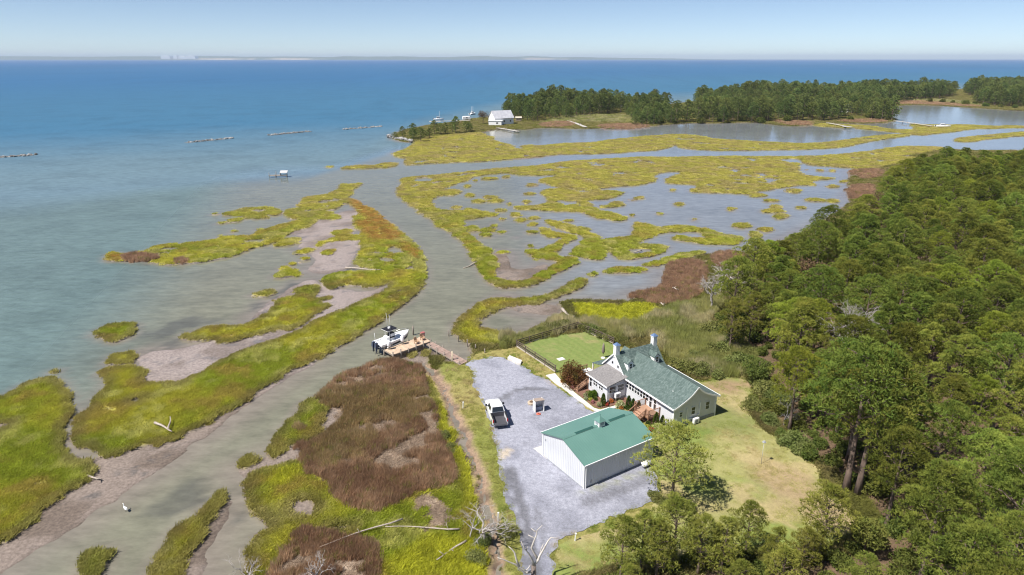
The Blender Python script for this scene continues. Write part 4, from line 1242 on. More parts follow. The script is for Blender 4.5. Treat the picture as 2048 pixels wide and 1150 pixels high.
railing(D, [(-1.95, 4.72, .94), (-3.45, 4.72, .12)], .85)
railing(D, [(-1.95, 2.97, .94), (-3.45, 2.97, .12)], .85)
D2 = deck('side_deck', 'orange-brown wooden deck beside the sunroom with steps to the walk', -3.4, -.02, 13.65, 17.2, .92, HO)
D2b = None
steps('s', D2, -4.95, -3.4, 13.7, 14.9, .92, 6)
railing(D2, [(-3.4, 13.68, .88), (-4.9, 13.68, .1)], .85)
railing(D2, [(-3.4, 14.95, .88), (-4.9, 14.95, .1)], .85)
railing(D2, [(-3.35, 14.98, .92), (-3.35, 17.15, .92), (-1.0, 17.15, .92)])

# ------------------------------------------------------------------ the barn
def corrugated(b, p0, p1, out, ztop, z0, rib=.3, dep=.035):
    """ribbed metal wall from p0 to p1, bulging along 'out'; ztop(t) gives its upper edge"""
    p0, p1, out = Vector(p0), Vector(p1), Vector(out)
    L = (p1 - p0).length
    n = max(2, int(L / rib))
    s = []
    for k in range(n):
        a = k / n
        for f, o in ((0, 0), (.60, 0), (.68, 1), (.84, 1), (.92, 0)):
            s.append((a + f / n, o))
    s.append((1.0, 0))
    v, f = [], []
    for t, o in s:
        p = p0.lerp(p1, t) + out * dep * o
        v += [(p.x, p.y, z0), (p.x, p.y, ztop(t))]
    for i in range(len(s) - 1):
        f.append((2 * i, 2 * i + 2, 2 * i + 3, 2 * i + 1))
    b.add(v, f)
def build_barn():
    W, L, He, Hr = 7.41, 9.96, 3.16, 4.37
    T = thing('barn', 'white ribbed metal barn with a teal green roof and small cupola', 'barn', (7.703, 59.314, ZY), .58)
    wm = mat('white_ribbed_steel', (.62, .63, .66), .45, (.58, .59, .62), .6, spec=.4)
    green = mat('teal_steel_roof', (.108, .218, .186), .42, (.120, .235, .20), .35, spec=.45)
    dk = mat('dark_green_ridge_vent', (.03, .10, .085), .6)
    roof = lambda y: He + (Hr - He) * (1 - abs(y - W / 2) / (W / 2)) - .06
    for name, p0, p1, out, zt in (('gable_wall', (0, 0, 0), (0, W / 2, 0), (-1, 0, 0), lambda t: roof(t * W / 2)), ('gable_wall', (0, W / 2, 0), (0, W, 0), (-1, 0, 0), lambda t: roof(W / 2 + t * W / 2)),
                                  ('side_wall', (0, 0, 0), (L, 0, 0), (0, -1, 0), lambda t: He - .04), ('side_wall', (0, W, 0), (L, W, 0), (0, 1, 0), lambda t: He - .04),
                                  ('gable_wall', (L, 0, 0), (L, W / 2, 0), (1, 0, 0), lambda t: roof(t * W / 2)), ('gable_wall', (L, W / 2, 0), (L, W, 0), (1, 0, 0), lambda t: roof(W / 2 + t * W / 2))):
        m = MB()
        corrugated(m, p0, p1, out, zt, -.2, .31 if name == 'side_wall' else .3)
        m.build(name, wm, T)
    sl = (Hr - He) / (W / 2)
    o, e = .16, .24
    for s in (-1, 1):
        m = MB()
        y0, y1 = W / 2, W / 2 + s * (W / 2 + e)
        n = int((L + 2 * o) / .30)
        pts = []
        for k in range(n):
            for f, h in ((0, 0), (.86, 0), (.90, .022), (.97, .022)):
                pts.append((-o + (k + f) * (L + 2 * o) / n, h))
        pts.append((L + o, 0))
        v, f = [], []
        for x, h in pts:
            v += [(x, y0, Hr + h), (x, y1, Hr - sl * abs(y1 - y0) + h), (x, y0, Hr - .09), (x, y1, Hr - .09 - sl * abs(y1 - y0))]
        for i in range(len(pts) - 1):
            a = 4 * i
            f += [(a, a + 4, a + 5, a + 1), (a + 2, a + 3, a + 7, a + 6), (a + 1, a + 5, a + 7, a + 3)]
        f += [(0, 1, 3, 2), (4 * len(pts) - 4, 4 * len(pts) - 2, 4 * len(pts) - 1, 4 * len(pts) - 3)]
        m.add(v, f)
        m.build('roof_slope', green, T)
        MB().beam((-o - .02, y1 + s * .05, Hr - sl * abs(y1 - y0) - .06), (L + o + .02, y1 + s * .05, Hr - sl * abs(y1 - y0) - .06), .09, .11).build('gutter', trim, T)
        MB().beam((-o - .03, y0, Hr - .03), (-o - .03, y1, Hr - .03 - sl * abs(y1 - y0)), .05, .13).build('rake_trim', green, T)
    MB().prism([(W / 2 - .22, Hr - .03), (W / 2, Hr + .05), (W / 2 + .22, Hr - .03), (W / 2, Hr + .0)], -o - .01, L + o + .01, 'x').build('ridge_cap', green, T)
    for a, b in ((1.6, 4.1), (6.5, 8.9)):
        MB().prism([(W / 2 - .2, Hr + .0), (W / 2, Hr + .13), (W / 2 + .2, Hr + .0)], a, b, 'x').build('ridge_vent', dk, T)
    cx = 5.15
    c = MB().span(cx - .42, cx + .42, W / 2 - .42, W / 2 + .42, Hr - .2, Hr + .55).build('cupola', white, T)
    m = MB()
    m.box((cx, W / 2, Hr + .80), (1.06, 1.06, .48), 0, .06)
    m.build('cupola_roof', green, c)
    MB().cyl((cx, W / 2, Hr + 1.0), .03, .32, 6).build('cupola_finial', dk, c)
    for s in (-1, 1):
        MB().span(cx - .25, cx + .25, W / 2 + s * .425, W / 2 + s * .45, Hr + .12, Hr + .42).build('cupola_louvre', mat('grey_louvre', (.35, .37, .40), .6), c)
    MB().span(cx - .45, cx - .425, W / 2 - .25, W / 2 + .25, Hr + .12, Hr + .42).build('cupola_louvre', mat('grey_louvre', (.35, .37, .40), .6), c)
    for x, y in ((-.03, -.03), (-.03, W + .03), (L + .03, -.03)):
        MB().span(x - .07, x + .07, y - .07, y + .07, -.2, He - .1).build('corner_trim', trim, T)
    MB().span(.10, .20, -.17, -.07, .0, He - .15).build('downspout', trim, T)
    lm = MB()
    for d in (-.14, .14):
        lm.tube([(4.5 + d, -.06, 2.72), (4.5 + d * 1.6, -.28, 2.66)], [.05, .09], 8)
    lm.span(4.38, 4.62, -.09, -.03, 2.66, 2.80)
    lm.build('flood_lamp', white, T)
    MB().span(-.09, -.04, W - .5, W - .38, 2.3, 2.5).build('flood_lamp', mat('grey_metal', (.35, .36, .38), .5), T)
    MB().span(.9, 1.0, -.08, -.045, .35, .8).build('meter_box', mat('grey_metal', (.35, .36, .38), .5), T)
    # slab edge
    MB().span(-.05, L + .05, -.05, W + .05, -.2, .10).build('footing', found, T)
build_barn()

# ------------------------------------------------------------------ small shed in the turning circle
def build_shed():
    x, y = G(1077, 821)
    T = thing('pump_shed', 'tiny white open-fronted shed with tan roof standing on the gravel', 'shed', (x, y, ZY), .30)
    for a, b, c, d, z in ((-.62, -.56, -.5, .5, 1.62), (.56, .62, -.5, .5, 1.62), (-.56, .56, .44, .5, 1.5)):
        MB().span(a, b, c, d, 0, z).build('wall', white, T)
    MB().prism([(-.56, 1.70), (.54, 1.50), (.54, 1.56), (-.56, 1.76)], -.66, .66, 'x').build('roof', mat('tan_shingles', (.38, .30, .25), .9, (.30, .24, .20), 8), T)
    MB().span(-.5, .5, -.05, .05, 0, .55).build('tank', mat('blue_grey_metal', (.28, .33, .42), .5), T)
    # red ring of hose in front
    h = MB()
    h.tube([(.24 * math.cos(t), .24 * math.sin(t), .06 + .03 * math.sin(3 * t)) for t in np.linspace(0, 6.283, 22)], .06, 6)
    h.tube([(.14 * math.cos(t), .15 * math.sin(t), .12) for t in np.linspace(0, 6.0, 18)], .05, 6)
    o = h.build('hose', mat('red_hose', (.60, .16, .10), .5), None, True)
    hx, hy = G(1077, 829)
    o.location = (hx, hy, ZY + .04)
    tag(o, 'coil of orange-red hose lying in front of the tiny shed', 'hose')
    bx, by = G(1063, 808)
    b = thing('planter', 'round tan stone planter beside the tiny shed', 'planter', (bx, by, ZY))
    MB().tube([(0, 0, 0), (0, 0, .25), (0, 0, .34)], [.5, .55, .5], 12).build('stone_ring', mat('tan_stone', (.55, .45, .33), .9, (.42, .33, .24), 6), b)
    MB().tube([(0, 0, .3), (0, 0, .5)], [.34, .1], 8).build('soil', mat('soil', (.13, .08, .05), .95), b)
build_shed()

# ------------------------------------------------------------------ pickup
def build_truck():
    x, y = G(993, 838)
    fx, fy = G(984.5, 813)
    rx, ry = G(1002, 858)
    T = thing('pickup_truck', 'white crew-cab pickup truck parked on the gravel, tailgate down', 'truck', ((fx + rx) / 2, (fy + ry) / 2, ZY + .035), math.atan2(fy - ry, fx - rx))
    paint = mat('white_car_paint', (.82, .82, .82), .25, spec=.6)
    blk = mat('black_plastic', (.02, .02, .022), .6)
    bed = mat('bed_liner', (.06, .06, .07), .8)
    chrome = mat('chrome', (.6, .6, .62), .2, metal=1)
    hw = .99
    def ring(xp, w, z0, z1, r=.12):
        return [(xp, -w + r, z0), (xp, w - r, z0), (xp, w, z0 + r), (xp, w, z1 - r), (xp, w - r, z1), (xp, -w + r, z1), (xp, -w, z1 - r), (xp, -w, z0 + r)]
    m = MB()                                      # nose, bonnet and cab floor
    m.loft([ring(2.95, .80, .48, .92), ring(2.80, .93, .40, 1.10), ring(2.3, hw, .38, 1.20), ring(1.35, hw, .38, 1.25), ring(-.95, hw, .38, 1.25)])
    m.build('body', paint, T, False)
    m = MB()                                      # cab
    def cabring(xp, wb, wt, z0, z1):
        return [(xp, -wb, z0), (xp, wb, z0), (xp, wt, z1 - .06), (xp, wt - .1, z1), (xp, -wt + .1, z1), (xp, -wt, z1 - .06)]
    m.loft([cabring(1.5, .93, .88, 1.22, 1.26), cabring(.75, .93, .76, 1.22, 1.90), cabring(.3, .93, .76, 1.22, 1.95), cabring(-.65, .93, .76, 1.22, 1.93), cabring(-.95, .93, .80, 1.22, 1.35)])
    m.build('cab', paint, T, False)
    MB().quad((1.42, -.80, 1.34), (1.42, .80, 1.34), (.80, .70, 1.87), (.80, -.70, 1.87)).build('windscreen', glass, T)
    m = MB()
    m.add([(-.975, -.74, 1.36), (-.975, .74, 1.36), (-.70, .66, 1.88), (-.70, -.66, 1.88), (-.94, -.74, 1.36), (-.94, .74, 1.36), (-.66, .66, 1.88), (-.66, -.66, 1.88)], [(0, 1, 2, 3), (4, 7, 6, 5), (0, 4, 5, 1), (1, 5, 6, 2), (2, 6, 7, 3), (3, 7, 4, 0)])
    m.build('rear_window', glass, T)
    for s in (-1, 1):
        for a, b in ((.95, .22), (.14, -.58)):
            m = MB()
            z0, z1 = 1.30, 1.82
            y0, y1 = s * .945, s * .815
            aa = a - (.22 if a > .5 else 0)
            m.add([(a, y0, z0), (b, y0, z0), (b, y1, z1), (aa, y1, z1), (a, y0 - s * .05, z0), (b, y0 - s * .05, z0), (b, y1 - s * .05, z1), (aa, y1 - s * .05, z1)], [(0, 1, 2, 3), (7, 6, 5, 4), (0, 4, 5, 1), (2, 6, 7, 3), (0, 3, 7, 4), (1, 5, 6, 2)])
            m.build('side_window', glass, T)
        MB().span(.95, 1.15, s * 1.0, s * 1.24, 1.24, 1.44).build('door_mirror', blk, T)
        for a in (.55, -.35):
            MB().span(a - .1, a + .1, s * .985, s * 1.005, 1.08, 1.12).build('door_handle', chrome, T)
        MB().span(-2.55, -.95, s * .80, s * hw, .42, 1.26).build('bed_side', paint, T)
        MB().span(-2.6, -.97, s * .80, s * (hw + .004), 1.26, 1.30).build('bed_rail', blk, T)
        MB().span(-2.60, -2.552, s * .83, s * .975, .78, 1.18).build('tail_lamp', mat('red_lens', (.45, .02, .02), .2), T)
        MB().span(2.78, 2.97, s * .55, s * .88, .78, .98).build('headlight', chrome, T)
        for xw in (1.95, -1.75):
            w = MB()
            w.tube([(xw, s * .74, .40), (xw, s * .78, .40), (xw, s * .96, .40), (xw, s * 1.0, .40)], [.36, .40, .40, .36], 18)
            wo = w.build('tyre', mat('tyre_rubber', (.015, .015, .016), .9), T, True)
            MB().tube([(xw, s * .98, .40), (xw, s * 1.015, .40)], [.24, .20], 12).build('rim', chrome, wo)
    MB().span(-2.57, -.95, -.80, .80, .62, .70).build('bed_floor', bed, T)
    MB().span(-1.0, -.952, -.80, .80, .70, 1.28).build('bed_front', bed, T)
    MB().span(-3.10, -2.57, -.79, .79, .62, .70).build('tailgate', bed, T)
    MB().span(-2.78, -2.58, -.9, .9, .40, .56).build('rear_bumper', chrome, T)
    MB().span(2.86, 3.02, -.86, .86, .42, .62).build('front_bumper', chrome, T)
    MB().span(2.90, 2.965, -.5, .5, .66, .90).build('grille', blk, T)
build_truck()

# ------------------------------------------------------------------ pier, boat lift, boat, pilings
def MZ(x, y, z=0.0):
    return G(700 + x / 6.7633, 620 + y / 6.7633, z)
grey_wood = mat('weathered_wood', (.30, .26, .22), .9, (.20, .17, .145), 5, .3, 20)
new_wood = mat('pale_pier_boards', (.62, .47, .35), .8, (.52, .39, .28), 2.5, .2, 20, jitter=.10)
old_wood = mat('pinkish_pier_boards', (.50, .36, .30), .85, (.38, .27, .22), 2.5, .2, 20, jitter=.22)
def run_of_planks(T, a0, a1, b0, b1, z0, z1, n, m):
    """n planks between edge a (a0->a1) and edge b (b0->b1)"""
    a0, a1, b0, b1 = (Vector((*p, 0)) for p in (a0, a1, b0, b1))
    for k in range(n):
        t0, t1 = k / n + .004, (k + 1) / n - .0015
        z = z0 + (z1 - z0) * (k + .5) / n + random.uniform(-.006, .006)
        q = [a0.lerp(a1, t0), a0.lerp(a1, t1), b0.lerp(b1, t1), b0.lerp(b1, t0)]
        mb = MB()
        mb.add([(p.x, p.y, z - .05) for p in q] + [(p.x, p.y, z) for p in q], [(3, 2, 1, 0), (4, 5, 6, 7), (0, 1, 5, 4), (1, 2, 6, 5), (2, 3, 7, 6), (3, 0, 4, 7)])
        mb.build('plank', m, T)
def build_pier():
    z = 1.05
    T = thing('pier', 'L-shaped wooden pier of pale planks with a pinkish gangway to the gravel', 'pier')
    A, B, Cc, Dd = MZ(458, 535, z), MZ(582, 605, z), MZ(1088, 420, z), MZ(985, 350, z)
    run_of_planks(T, A, Dd, B, Cc, z, z, 58, new_wood)
    def lerp(p, q, t):
        return (p[0] + (q[0] - p[0]) * t, p[1] + (q[1] - p[1]) * t)
    a0, b0 = MZ(1035, 455, z), MZ(1110, 425, z)
    a1, b1 = MZ(1490, 738, ZY + .1), MZ(1590, 690, ZY + .1)
    run_of_planks(T, a0, a1, b0, b1, z - .06, ZY + .1, 44, old_wood)
    for p, q in ((A, Dd), (B, Cc)):
        MB().beam((*p, z - .17), (*q, z - .17), .08, .22).build('beam', grey_wood, T)
    for p, q in ((A, B), (Dd, Cc)):
        MB().beam((*p, z - .17), (*q, z - .17), .06, .20).build('beam', grey_wood, T)
    for p, q in ((a0, a1), (b0, b1)):
        MB().beam((*p, z - .2), (*q, ZY - .05), .08, .2).build('beam', grey_wood, T)
    for t in np.linspace(.0, 1, 6):
        for p, q in ((A, Dd), (B, Cc)):
            x, y = lerp(p, q, t)
            MB().tube([(x, y, -1.2), (x, y, z + (.45 if t not in (0.4,) else .1))], [.13, .11], 8).build('pile', grey_wood, T, True)
    for t in np.linspace(.1, .97, 5):
        for p, q, s in ((a0, a1, -1), (b0, b1, 1)):
            x, y = lerp(p, q, t)
            MB().tube([(x, y, -1.0), (x, y, z + .35 - .5 * t)], .09, 8).build('pile', grey_wood, T, True)
    x, y = lerp(a0, a1, .78)
    MB().tube([(x, y, -.5), (x, y, 2.0)], .10, 8).build('pile', mat('pale_post', (.60, .50, .36), .8), T, True)
    # two wooden chairs and a table stand on the platform
    def chair(px_, py_, rz, label):
        cx, cy = MZ(px_, py_, z)
        c = thing('deck_chair', label, 'chair', (cx, cy, z), rz, 'wooden chairs on the pier')
        mw = mat('teak', (.40, .25, .15), .7)
        MB().span(-.28, .28, -.28, .28, .36, .42).build('seat', mw, c)
        MB().add([(-.28, .24, .42), (.28, .24, .42), (.28, .42, 1.0), (-.28, .42, 1.0), (-.28, .30, .42), (.28, .30, .42), (.28, .47, 1.0), (-.28, .47, 1.0)], [(0, 1, 2, 3), (7, 6, 5, 4), (0, 4, 5, 1), (2, 6, 7, 3), (0, 3, 7, 4), (1, 5, 6, 2)]).build('backrest', mw, c)
        for a in (-.26, .26):
            for b in (-.26, .26):
                MB().span(a - .03, a + .03, b - .03, b + .03, 0, .36).build('leg', mw, c)
            MB().span(a - .04, a + .04, -.3, .3, .58, .62).build('armrest', mw, c)
    chair(905, 455, .9, 'wooden chair on the pier nearer the boat lift')
    chair(985, 405, .9, 'wooden chair at the inner corner of the pier')
    bx, by = MZ(985, 352, z)
    b = thing('fish_bin', 'pinkish lidded bin on the far corner of the pier', 'bin', (bx, by, z), .6)
    MB().box((0, 0, .3), (.55, .45, .6), 0, 1.1).build('bin', mat('pink_plastic', (.62, .38, .34), .5), b)
    MB().box((0, 0, .64), (.66, .56, .08)).build('lid', mat('maroon_plastic', (.38, .12, .12), .5), b)
build_pier()
def piling(pxx, pyy, top, r, label, group='pilings and stakes in the creek', z=0.0, cap=False):
    x, y = G(pxx, pyy, z)
    h = max(.6, top_height(pxx, pyy, top, z))
    T = thing('piling', label, 'piling', (x, y, z), random.uniform(0, 3), group)
    MB().tube([(0, 0, -1.2), (.02, 0, h * .5), (.03, .02, h)], [r, r * .95, r * .85], 8).build('post', grey_wood, T, True)
    if cap:
        MB().tube([(.03, .02, h - .02), (.03, .02, h + .1)], [r * 1.05, .02], 8).build('cap', mat('black_plastic', (.02, .02, .022), .6), T, True)
piling(826.4, 670, 652, .16, 'tall dark piling standing in the creek off the bow of the boat')
for i, (a, b, t) in enumerate(((1335, 355, 268), (1465, 432, 345), (1588, 495, 400), (1697, 552, 465), (1823, 605, 525))):
    piling(700 + a / 6.7633, 620 + b / 6.7633, 620 + t / 6.7633, .10, ['leftmost', 'second', 'third', 'fourth', 'rightmost'][i] + ' grey stake in the row along the bank beside the gangway' if i in (0, 4) else ['', 'second', 'third', 'fourth'][i] + ' grey stake from the creek in the bank row')
def build_boat():
    zb = .55
    s, b_ = MZ(362, 440, 2.0), MZ(790, 276, 2.1)
    L = math.hypot(b_[0] - s[0], b_[1] - s[1])
    T = thing('center_console_boat', 'white and navy centre-console boat with black hardtop on a lift', 'boat', (*s, zb), math.atan2(b_[1] - s[1], b_[0] - s[0]))
    navy = mat('navy_gelcoat', (.02, .025, .05), .2, spec=.6)
    wg = mat('white_gelcoat', (.84, .84, .84), .25, spec=.5)
    blk = mat('black_canvas', (.012, .012, .018), .7)
    st = [(0, 1.22, .25, 1.30), (.3, 1.28, .2, 1.30), (.55, 1.25, .12, 1.38), (.75, 1.0, .12, 1.50), (.9, .55, .3, 1.62), (.97, .2, .7, 1.70), (1.0, .03, 1.1, 1.74)]
    rings = []
    for t, hb, kz, gz in st:
        x = t * L
        ch = kz + (gz - kz) * .35
        rings.append([(x, 0, kz), (x, hb * .8, ch), (x, hb * .95, gz - .5), (x, hb * .98, gz - .2), (x, -hb * .98, gz - .2), (x, -hb * .95, gz - .5), (x, -hb * .8, ch)])
    MB().loft(rings).build('hull', navy, T, False)
    # white sheer band, covering boards and cockpit sole
    n = len(st)
    v, f = [], []
    for t, hb, kz, gz in st:
        x = t * L
        i = max(hb - .28, hb * .35)
        so = gz - (.17 if t < .8 else .06)
        v += [(x, hb + .02, gz - .34), (x, hb + .02, gz), (x, i, gz + .02), (x, i, so), (x, -i, so), (x, -i, gz + .02), (x, -hb - .02, gz), (x, -hb - .02, gz - .34)]
    for k in range(n - 1):
        for j in range(7):
            a = k * 8 + j
            f.append((a, a + 1, a + 9, a + 8))
    f += [(0, 7, 6, 5, 4, 3, 2, 1)]
    MB().add(v, f).build('deck', wg, T)
    z0 = 1.0
    MB().box((L * .45, 0, z0 + .6), (1.0, .95, 1.25), 0, .8).build('console', wg, T)
    MB().box((L * .45 - .02, 0, z0 + .95), (1.04, .9, .8), 0, .72).build('windshield', blk, T)
    MB().box((L * .30, 0, z0 + .45), (.5, 1.0, .9)).build('leaning_post', wg, T)
    zt = z0 + 2.05
    tt = MB().box((L * .41, 0, zt), (1.9, 1.7, .09), 0, .97).build('hardtop', blk, T)
    MB().span(L * .41 - .98, L * .41 + .98, -.88, .88, zt - .09, zt - .046).build('hardtop_rim', wg, tt)
    for a in (.33, .51):
        for s2 in (-.5, .5):
            MB().tube([(L * a, s2, z0), (L * (a * .9 + .04), s2 * 1.3, zt - .05)], .035, 6).build('hardtop_leg', wg, T, True)
    for s2 in (-.35, .35):
        MB().tube([(L * .40, s2, zt), (L * .38, s2 * 1.1, zt + 2.6)], [.035, .018], 6).build('outrigger', wg, T, True)
    MB().cyl((L * .40, 0, zt + .04), .22, .22, 12).build('radar', wg, T)
    for s2 in (-.38, .38):
        e = MB()
        e.box((-.38, s2, 1.25), (.55, .42, .75), 0, .75)
        eo = e.build('outboard', mat('dark_blue_outboard', (.06, .075, .12), .35), T)
        MB().span(-.55, -.32, s2 - .09, s2 + .09, .0, .9).build('outboard_leg', mat('dark_blue_outboard', (.06, .075, .12), .35), eo)
        p = MB()
        for k in range(3):
            a = k * 2.094
            p.beam((-.6, s2, .12), (-.6, s2 + .2 * math.cos(a), .12 + .2 * math.sin(a)), .02, .12)
        p.build('propeller', mat('chrome', (.6, .6, .62), .2, metal=1), eo)
    MB().tube([(.5, 1.1, 1.3), (.45, 1.15, 2.6)], .03, 6).build('flag_staff', wg, T, True)
    rl = MB()
    rl.tube([(L * .70, 1.0, 1.5), (L * .72, .95, 1.8), (L * .9, .5, 1.95), (L * 1.0, 0, 2.0), (L * .9, -.5, 1.95), (L * .72, -.95, 1.8), (L * .70, -1.0, 1.5)], .022, 6)
    rl.build('bow_rail', mat('chrome', (.6, .6, .62), .2, metal=1), T, True)
    # lift: cradle bunks, two beams, four piles with white motor boxes
    Lf = thing('boat_lift', 'boat lift with two white motor covers beside the pier', 'boat lift', (*s, 0), T.rotation_euler.z)
    al = mat('galvanised_steel', (.55, .56, .58), .4, metal=.6)
    for xx in (L * .16, L * .58):
        MB().span(xx - .1, xx + .1, -1.9, 1.9, .45, .62).build('cradle_beam', al, Lf)
        for s2 in (-1.75, 1.75):
            MB().tube([(xx, s2, -1), (xx, s2, 1.75)], .14, 8).build('pile', grey_wood, Lf, True)
        bx = MB()
        bx.tube([(xx, -1.75, 1.55), (xx, -1.75, 1.7), (xx, -1.75, 2.35), (xx, -1.75, 2.5)], [.24, .30, .30, .2], 10)
        bx.build('motor_cover', mat('white_plastic', (.8, .8, .82), .5), Lf, True)
    for s2 in (-.6, .6):
        MB().span(L * .05, L * .8, s2 - .08, s2 + .08, .62, .72).build('bunk', al, Lf)
    MB().tube([(L * .1, -1.75, 1.4), (L * .62, -1.75, 1.4)], .05, 6).build('drive_shaft', al, Lf, True)
build_boat()

# ------------------------------------------------------------------ rail fence round the small lawn
def build_fence():
    dark = mat('dark_fence_timber', (.10, .075, .06), .85, (.15, .115, .09), 4)
    pale = mat('pale_kickboard', (.52, .46, .40), .8, (.42, .37, .32), 3)
    T = thing('rail_fence', 'dark three-rail timber fence round the small green lawn', 'fence')
    pts = [FENCE[4], FENCE[0], FENCE[1], FENCE[2]]
    for (ax, ay), (bx, by) in zip(pts[:-1], pts[1:]):
        L = math.hypot(bx - ax, by - ay)
        n = max(2, round(L / 2.5))
        for k in range(n + 1):
            t = k / n
            x, y = ax + (bx - ax) * t, ay + (by - ay) * t
            if k or (ax, ay) == pts[0]:
                MB().span(x - .07, x + .07, y - .07, y + .07, 0, ZY + 1.22).build('post', dark, T)
            if k < n:
                x2, y2 = ax + (bx - ax) * (k + 1) / n, ay + (by - ay) * (k + 1) / n
                for z in (.45, .78, 1.10):
                    MB().beam((x, y, ZY + z), (x2, y2, ZY + z), .045, .14).build('rail', dark, T)
                MB().beam((x, y, ZY + .12), (x2, y2, ZY + .12), .05, .24).build('kickboard', pale, T)
build_fence()

# ------------------------------------------------------------------ small yard things
def build_bits():
    q = [G(*p) for p in px('K:55,905 75,888 165,925 160,945 130,948')]
    o = slab('concrete_block', [G(1015, 719), G(1019, 714), G(1044, 724), G(1041, 731), G(1035, 730)], ZY - .1, ZY + .32, conc, 'low cream concrete ramp block at the gravel edge near the fenced lawn', 'block', kind=None)
    x, y = G(1122, 719)
    t = thing('cistern_cover', 'small square pale cover set in the striped lawn', 'cover', (x, y, ZY), .5)
    MB().span(-.55, .55, -.45, .45, 0, .10).build('frame', conc, t)
    MB().span(-.40, .40, -.30, .30, .10, .15).build('lid', white, t)
    x, y = G(1206, 716)
    t = thing('closed_parasol', 'closed grey-brown garden parasol standing behind the sunroom', 'parasol', (x, y, ZY))
    MB().tube([(0, 0, 0), (0, 0, 2.6)], .03, 6).build('pole', grey_wood, t)
    MB().tube([(0, 0, .75), (0, 0, 1.1), (0, 0, 2.1), (0, 0, 2.55)], [.08, .26, .17, .03], 9).build('folded_canopy', mat('taupe_canvas', (.22, .18, .16), .9), t, True)
    MB().tube([(0, 0, 0), (0, 0, .10)], [.36, .30], 12).build('base', white, t)
    u = hloc(-1.9, 16.0, .92)
    t = thing('garden_table', 'white table on the side deck behind the red bush', 'table', u, .5)
    MB().span(-.8, .8, -.45, .45, .68, .73).build('table_top', white, t)
    for a in (-.7, .7):
        for b in (-.38, .38):
            MB().span(a - .03, a + .03, b - .03, b + .03, 0, .68).build('leg', white, t)
    x, y = G(1522, 928)
    h = top_height(1522, 928, 884)
    t = thing('bird_feeder_pole', 'thin pale pole with a small feeder standing on the dry lawn', 'pole', (x, y, ZY))
    MB().tube([(0, 0, 0), (0, 0, h)], .022, 6).build('pole', mat('pale_grey_pole', (.5, .5, .5), .6), t, True)
    MB().box((0, 0, h + .05), (.34, .34, .2), .4, .5).build('feeder', mat('grey_metal', (.35, .36, .38), .5), t)
    x, y = G(1292, 934)
    t = thing('propane_tank', 'small white tank on dark feet at the barn wall behind the lone pine', 'tank', (x, y, ZY), .58)
    MB().tube([(-.62, 0, .5), (-.52, 0, .5), (.52, 0, .5), (.62, 0, .5)], [.12, .32, .32, .12], 12).build('vessel', white, t, True)
    for a in (-.35, .35):
        MB().span(a - .06, a + .06, -.25, .25, 0, .24).build('foot', mat('black_plastic', (.02, .02, .022), .6), t)
    for i, (a, b, lab) in enumerate(((926, 816, 'small white marker post on the verge beside the truck'), (996, 1040, 'small white marker post by the bare shrub at the ditch'), (1150, 1082, 'small white marker post on the lower dry lawn'))):
        x, y = G(a, b)
        t = thing('marker_post', lab, 'post', (x, y, ZY))
        MB().tube([(0, 0, -.1), (.04, 0, .8)], .06, 6).build('post', white, t)
        MB().box((.04, 0, .85), (.16, .16, .1)).build('cap', white, t)
build_bits()

# ------------------------------------------------------------------ driftwood logs
drift = mat('bleached_driftwood', (.46, .40, .34), .9, (.30, .25, .21), 6, .3, 14)
def log(a, b, r, label, stubs=2, z=.38, key='P', tilt=0.0):
    k = ZOOM[key]
    (ax, ay), (bx, by) = (G(k[0] + p[0] / k[2], k[1] + p[1] / k[2], z) for p in (a, b))
    g = np.random.default_rng(int(abs(ax * 37 + ay * 11)))
    L = math.hypot(bx - ax, by - ay)
    T = thing('drift_log', label, 'log', (ax, ay, z + r * .6), math.atan2(by - ay, bx - ax), 'drift logs stranded on the marsh')
    pts = [(L * t, .03 * L * math.sin(t * 5 + ax) * (1 if 0 < t < 1 else .3), tilt * t + .05 * math.sin(7 * t)) for t in np.linspace(0, 1, 7)]
    MB().tube(pts, [r * (1.15 - .7 * t) for t in np.linspace(0, 1, 7)], 7).build('trunk', drift, T, True)
    for s in range(stubs):
        t = g.uniform(.15, .9)
        d = g.uniform(.3, .7) * (1 if s % 2 else -1)
        MB().tube([(L * t, 0, tilt * t), (L * t + .35 * abs(d), d * .6, .25 + tilt * t), (L * t + .5 * abs(d), d, .35 + tilt * t)], [r * .5, r * .35, r * .12], 5).build('branch', drift, T, True)
log((1452, 512), (1648, 521), .20, 'long pale straight log lying on the middle of the spit', 1, .35, 'D')
log((830, 338), (922, 386), .15, 'bleached V-shaped fallen branch on the green spit', 0, .7, 'E')
log((902, 372), (913, 314), .11, 'short arm of the bleached fallen branch on the spit', 0, .75, 'E', .25)
log((468, 622), (541, 641), .13, 'short bleached log at the left creek bank', 1, .25, 'E')
log((830, 862), (400, 1012), .085, 'longest slanting bare log south of the rush bed', 1, .75, 'F')
log((1122, 914), (742, 906), .08, 'level bleached log meeting the straw patch', 2, .6, 'F')
log((1156, 976), (1005, 1075), .10, 'leaning bleached log near the ditch at the bottom', 2, .6, 'F')
log((1472, 530), (1395, 549), .16, 'small log on the ring-shaped marsh island', 1, .3, 'G')
log((508, 601), (428, 628), .16, 'dark log jutting into the creek from the west bank', 0, .25, 'G', -.3)
log((470, 528), (572, 618), .26, 'thick broken grey log beside the bright meadow patch', 3, .45, 'K')
log((1215, 475), (1260, 510), .14, 'small pale log at the edge of the brown reed bed', 2, .5, 'K')
log((1310, 365), (1355, 380), .14, 'small forked pale log inside the brown reed bed', 3, .9, 'K')

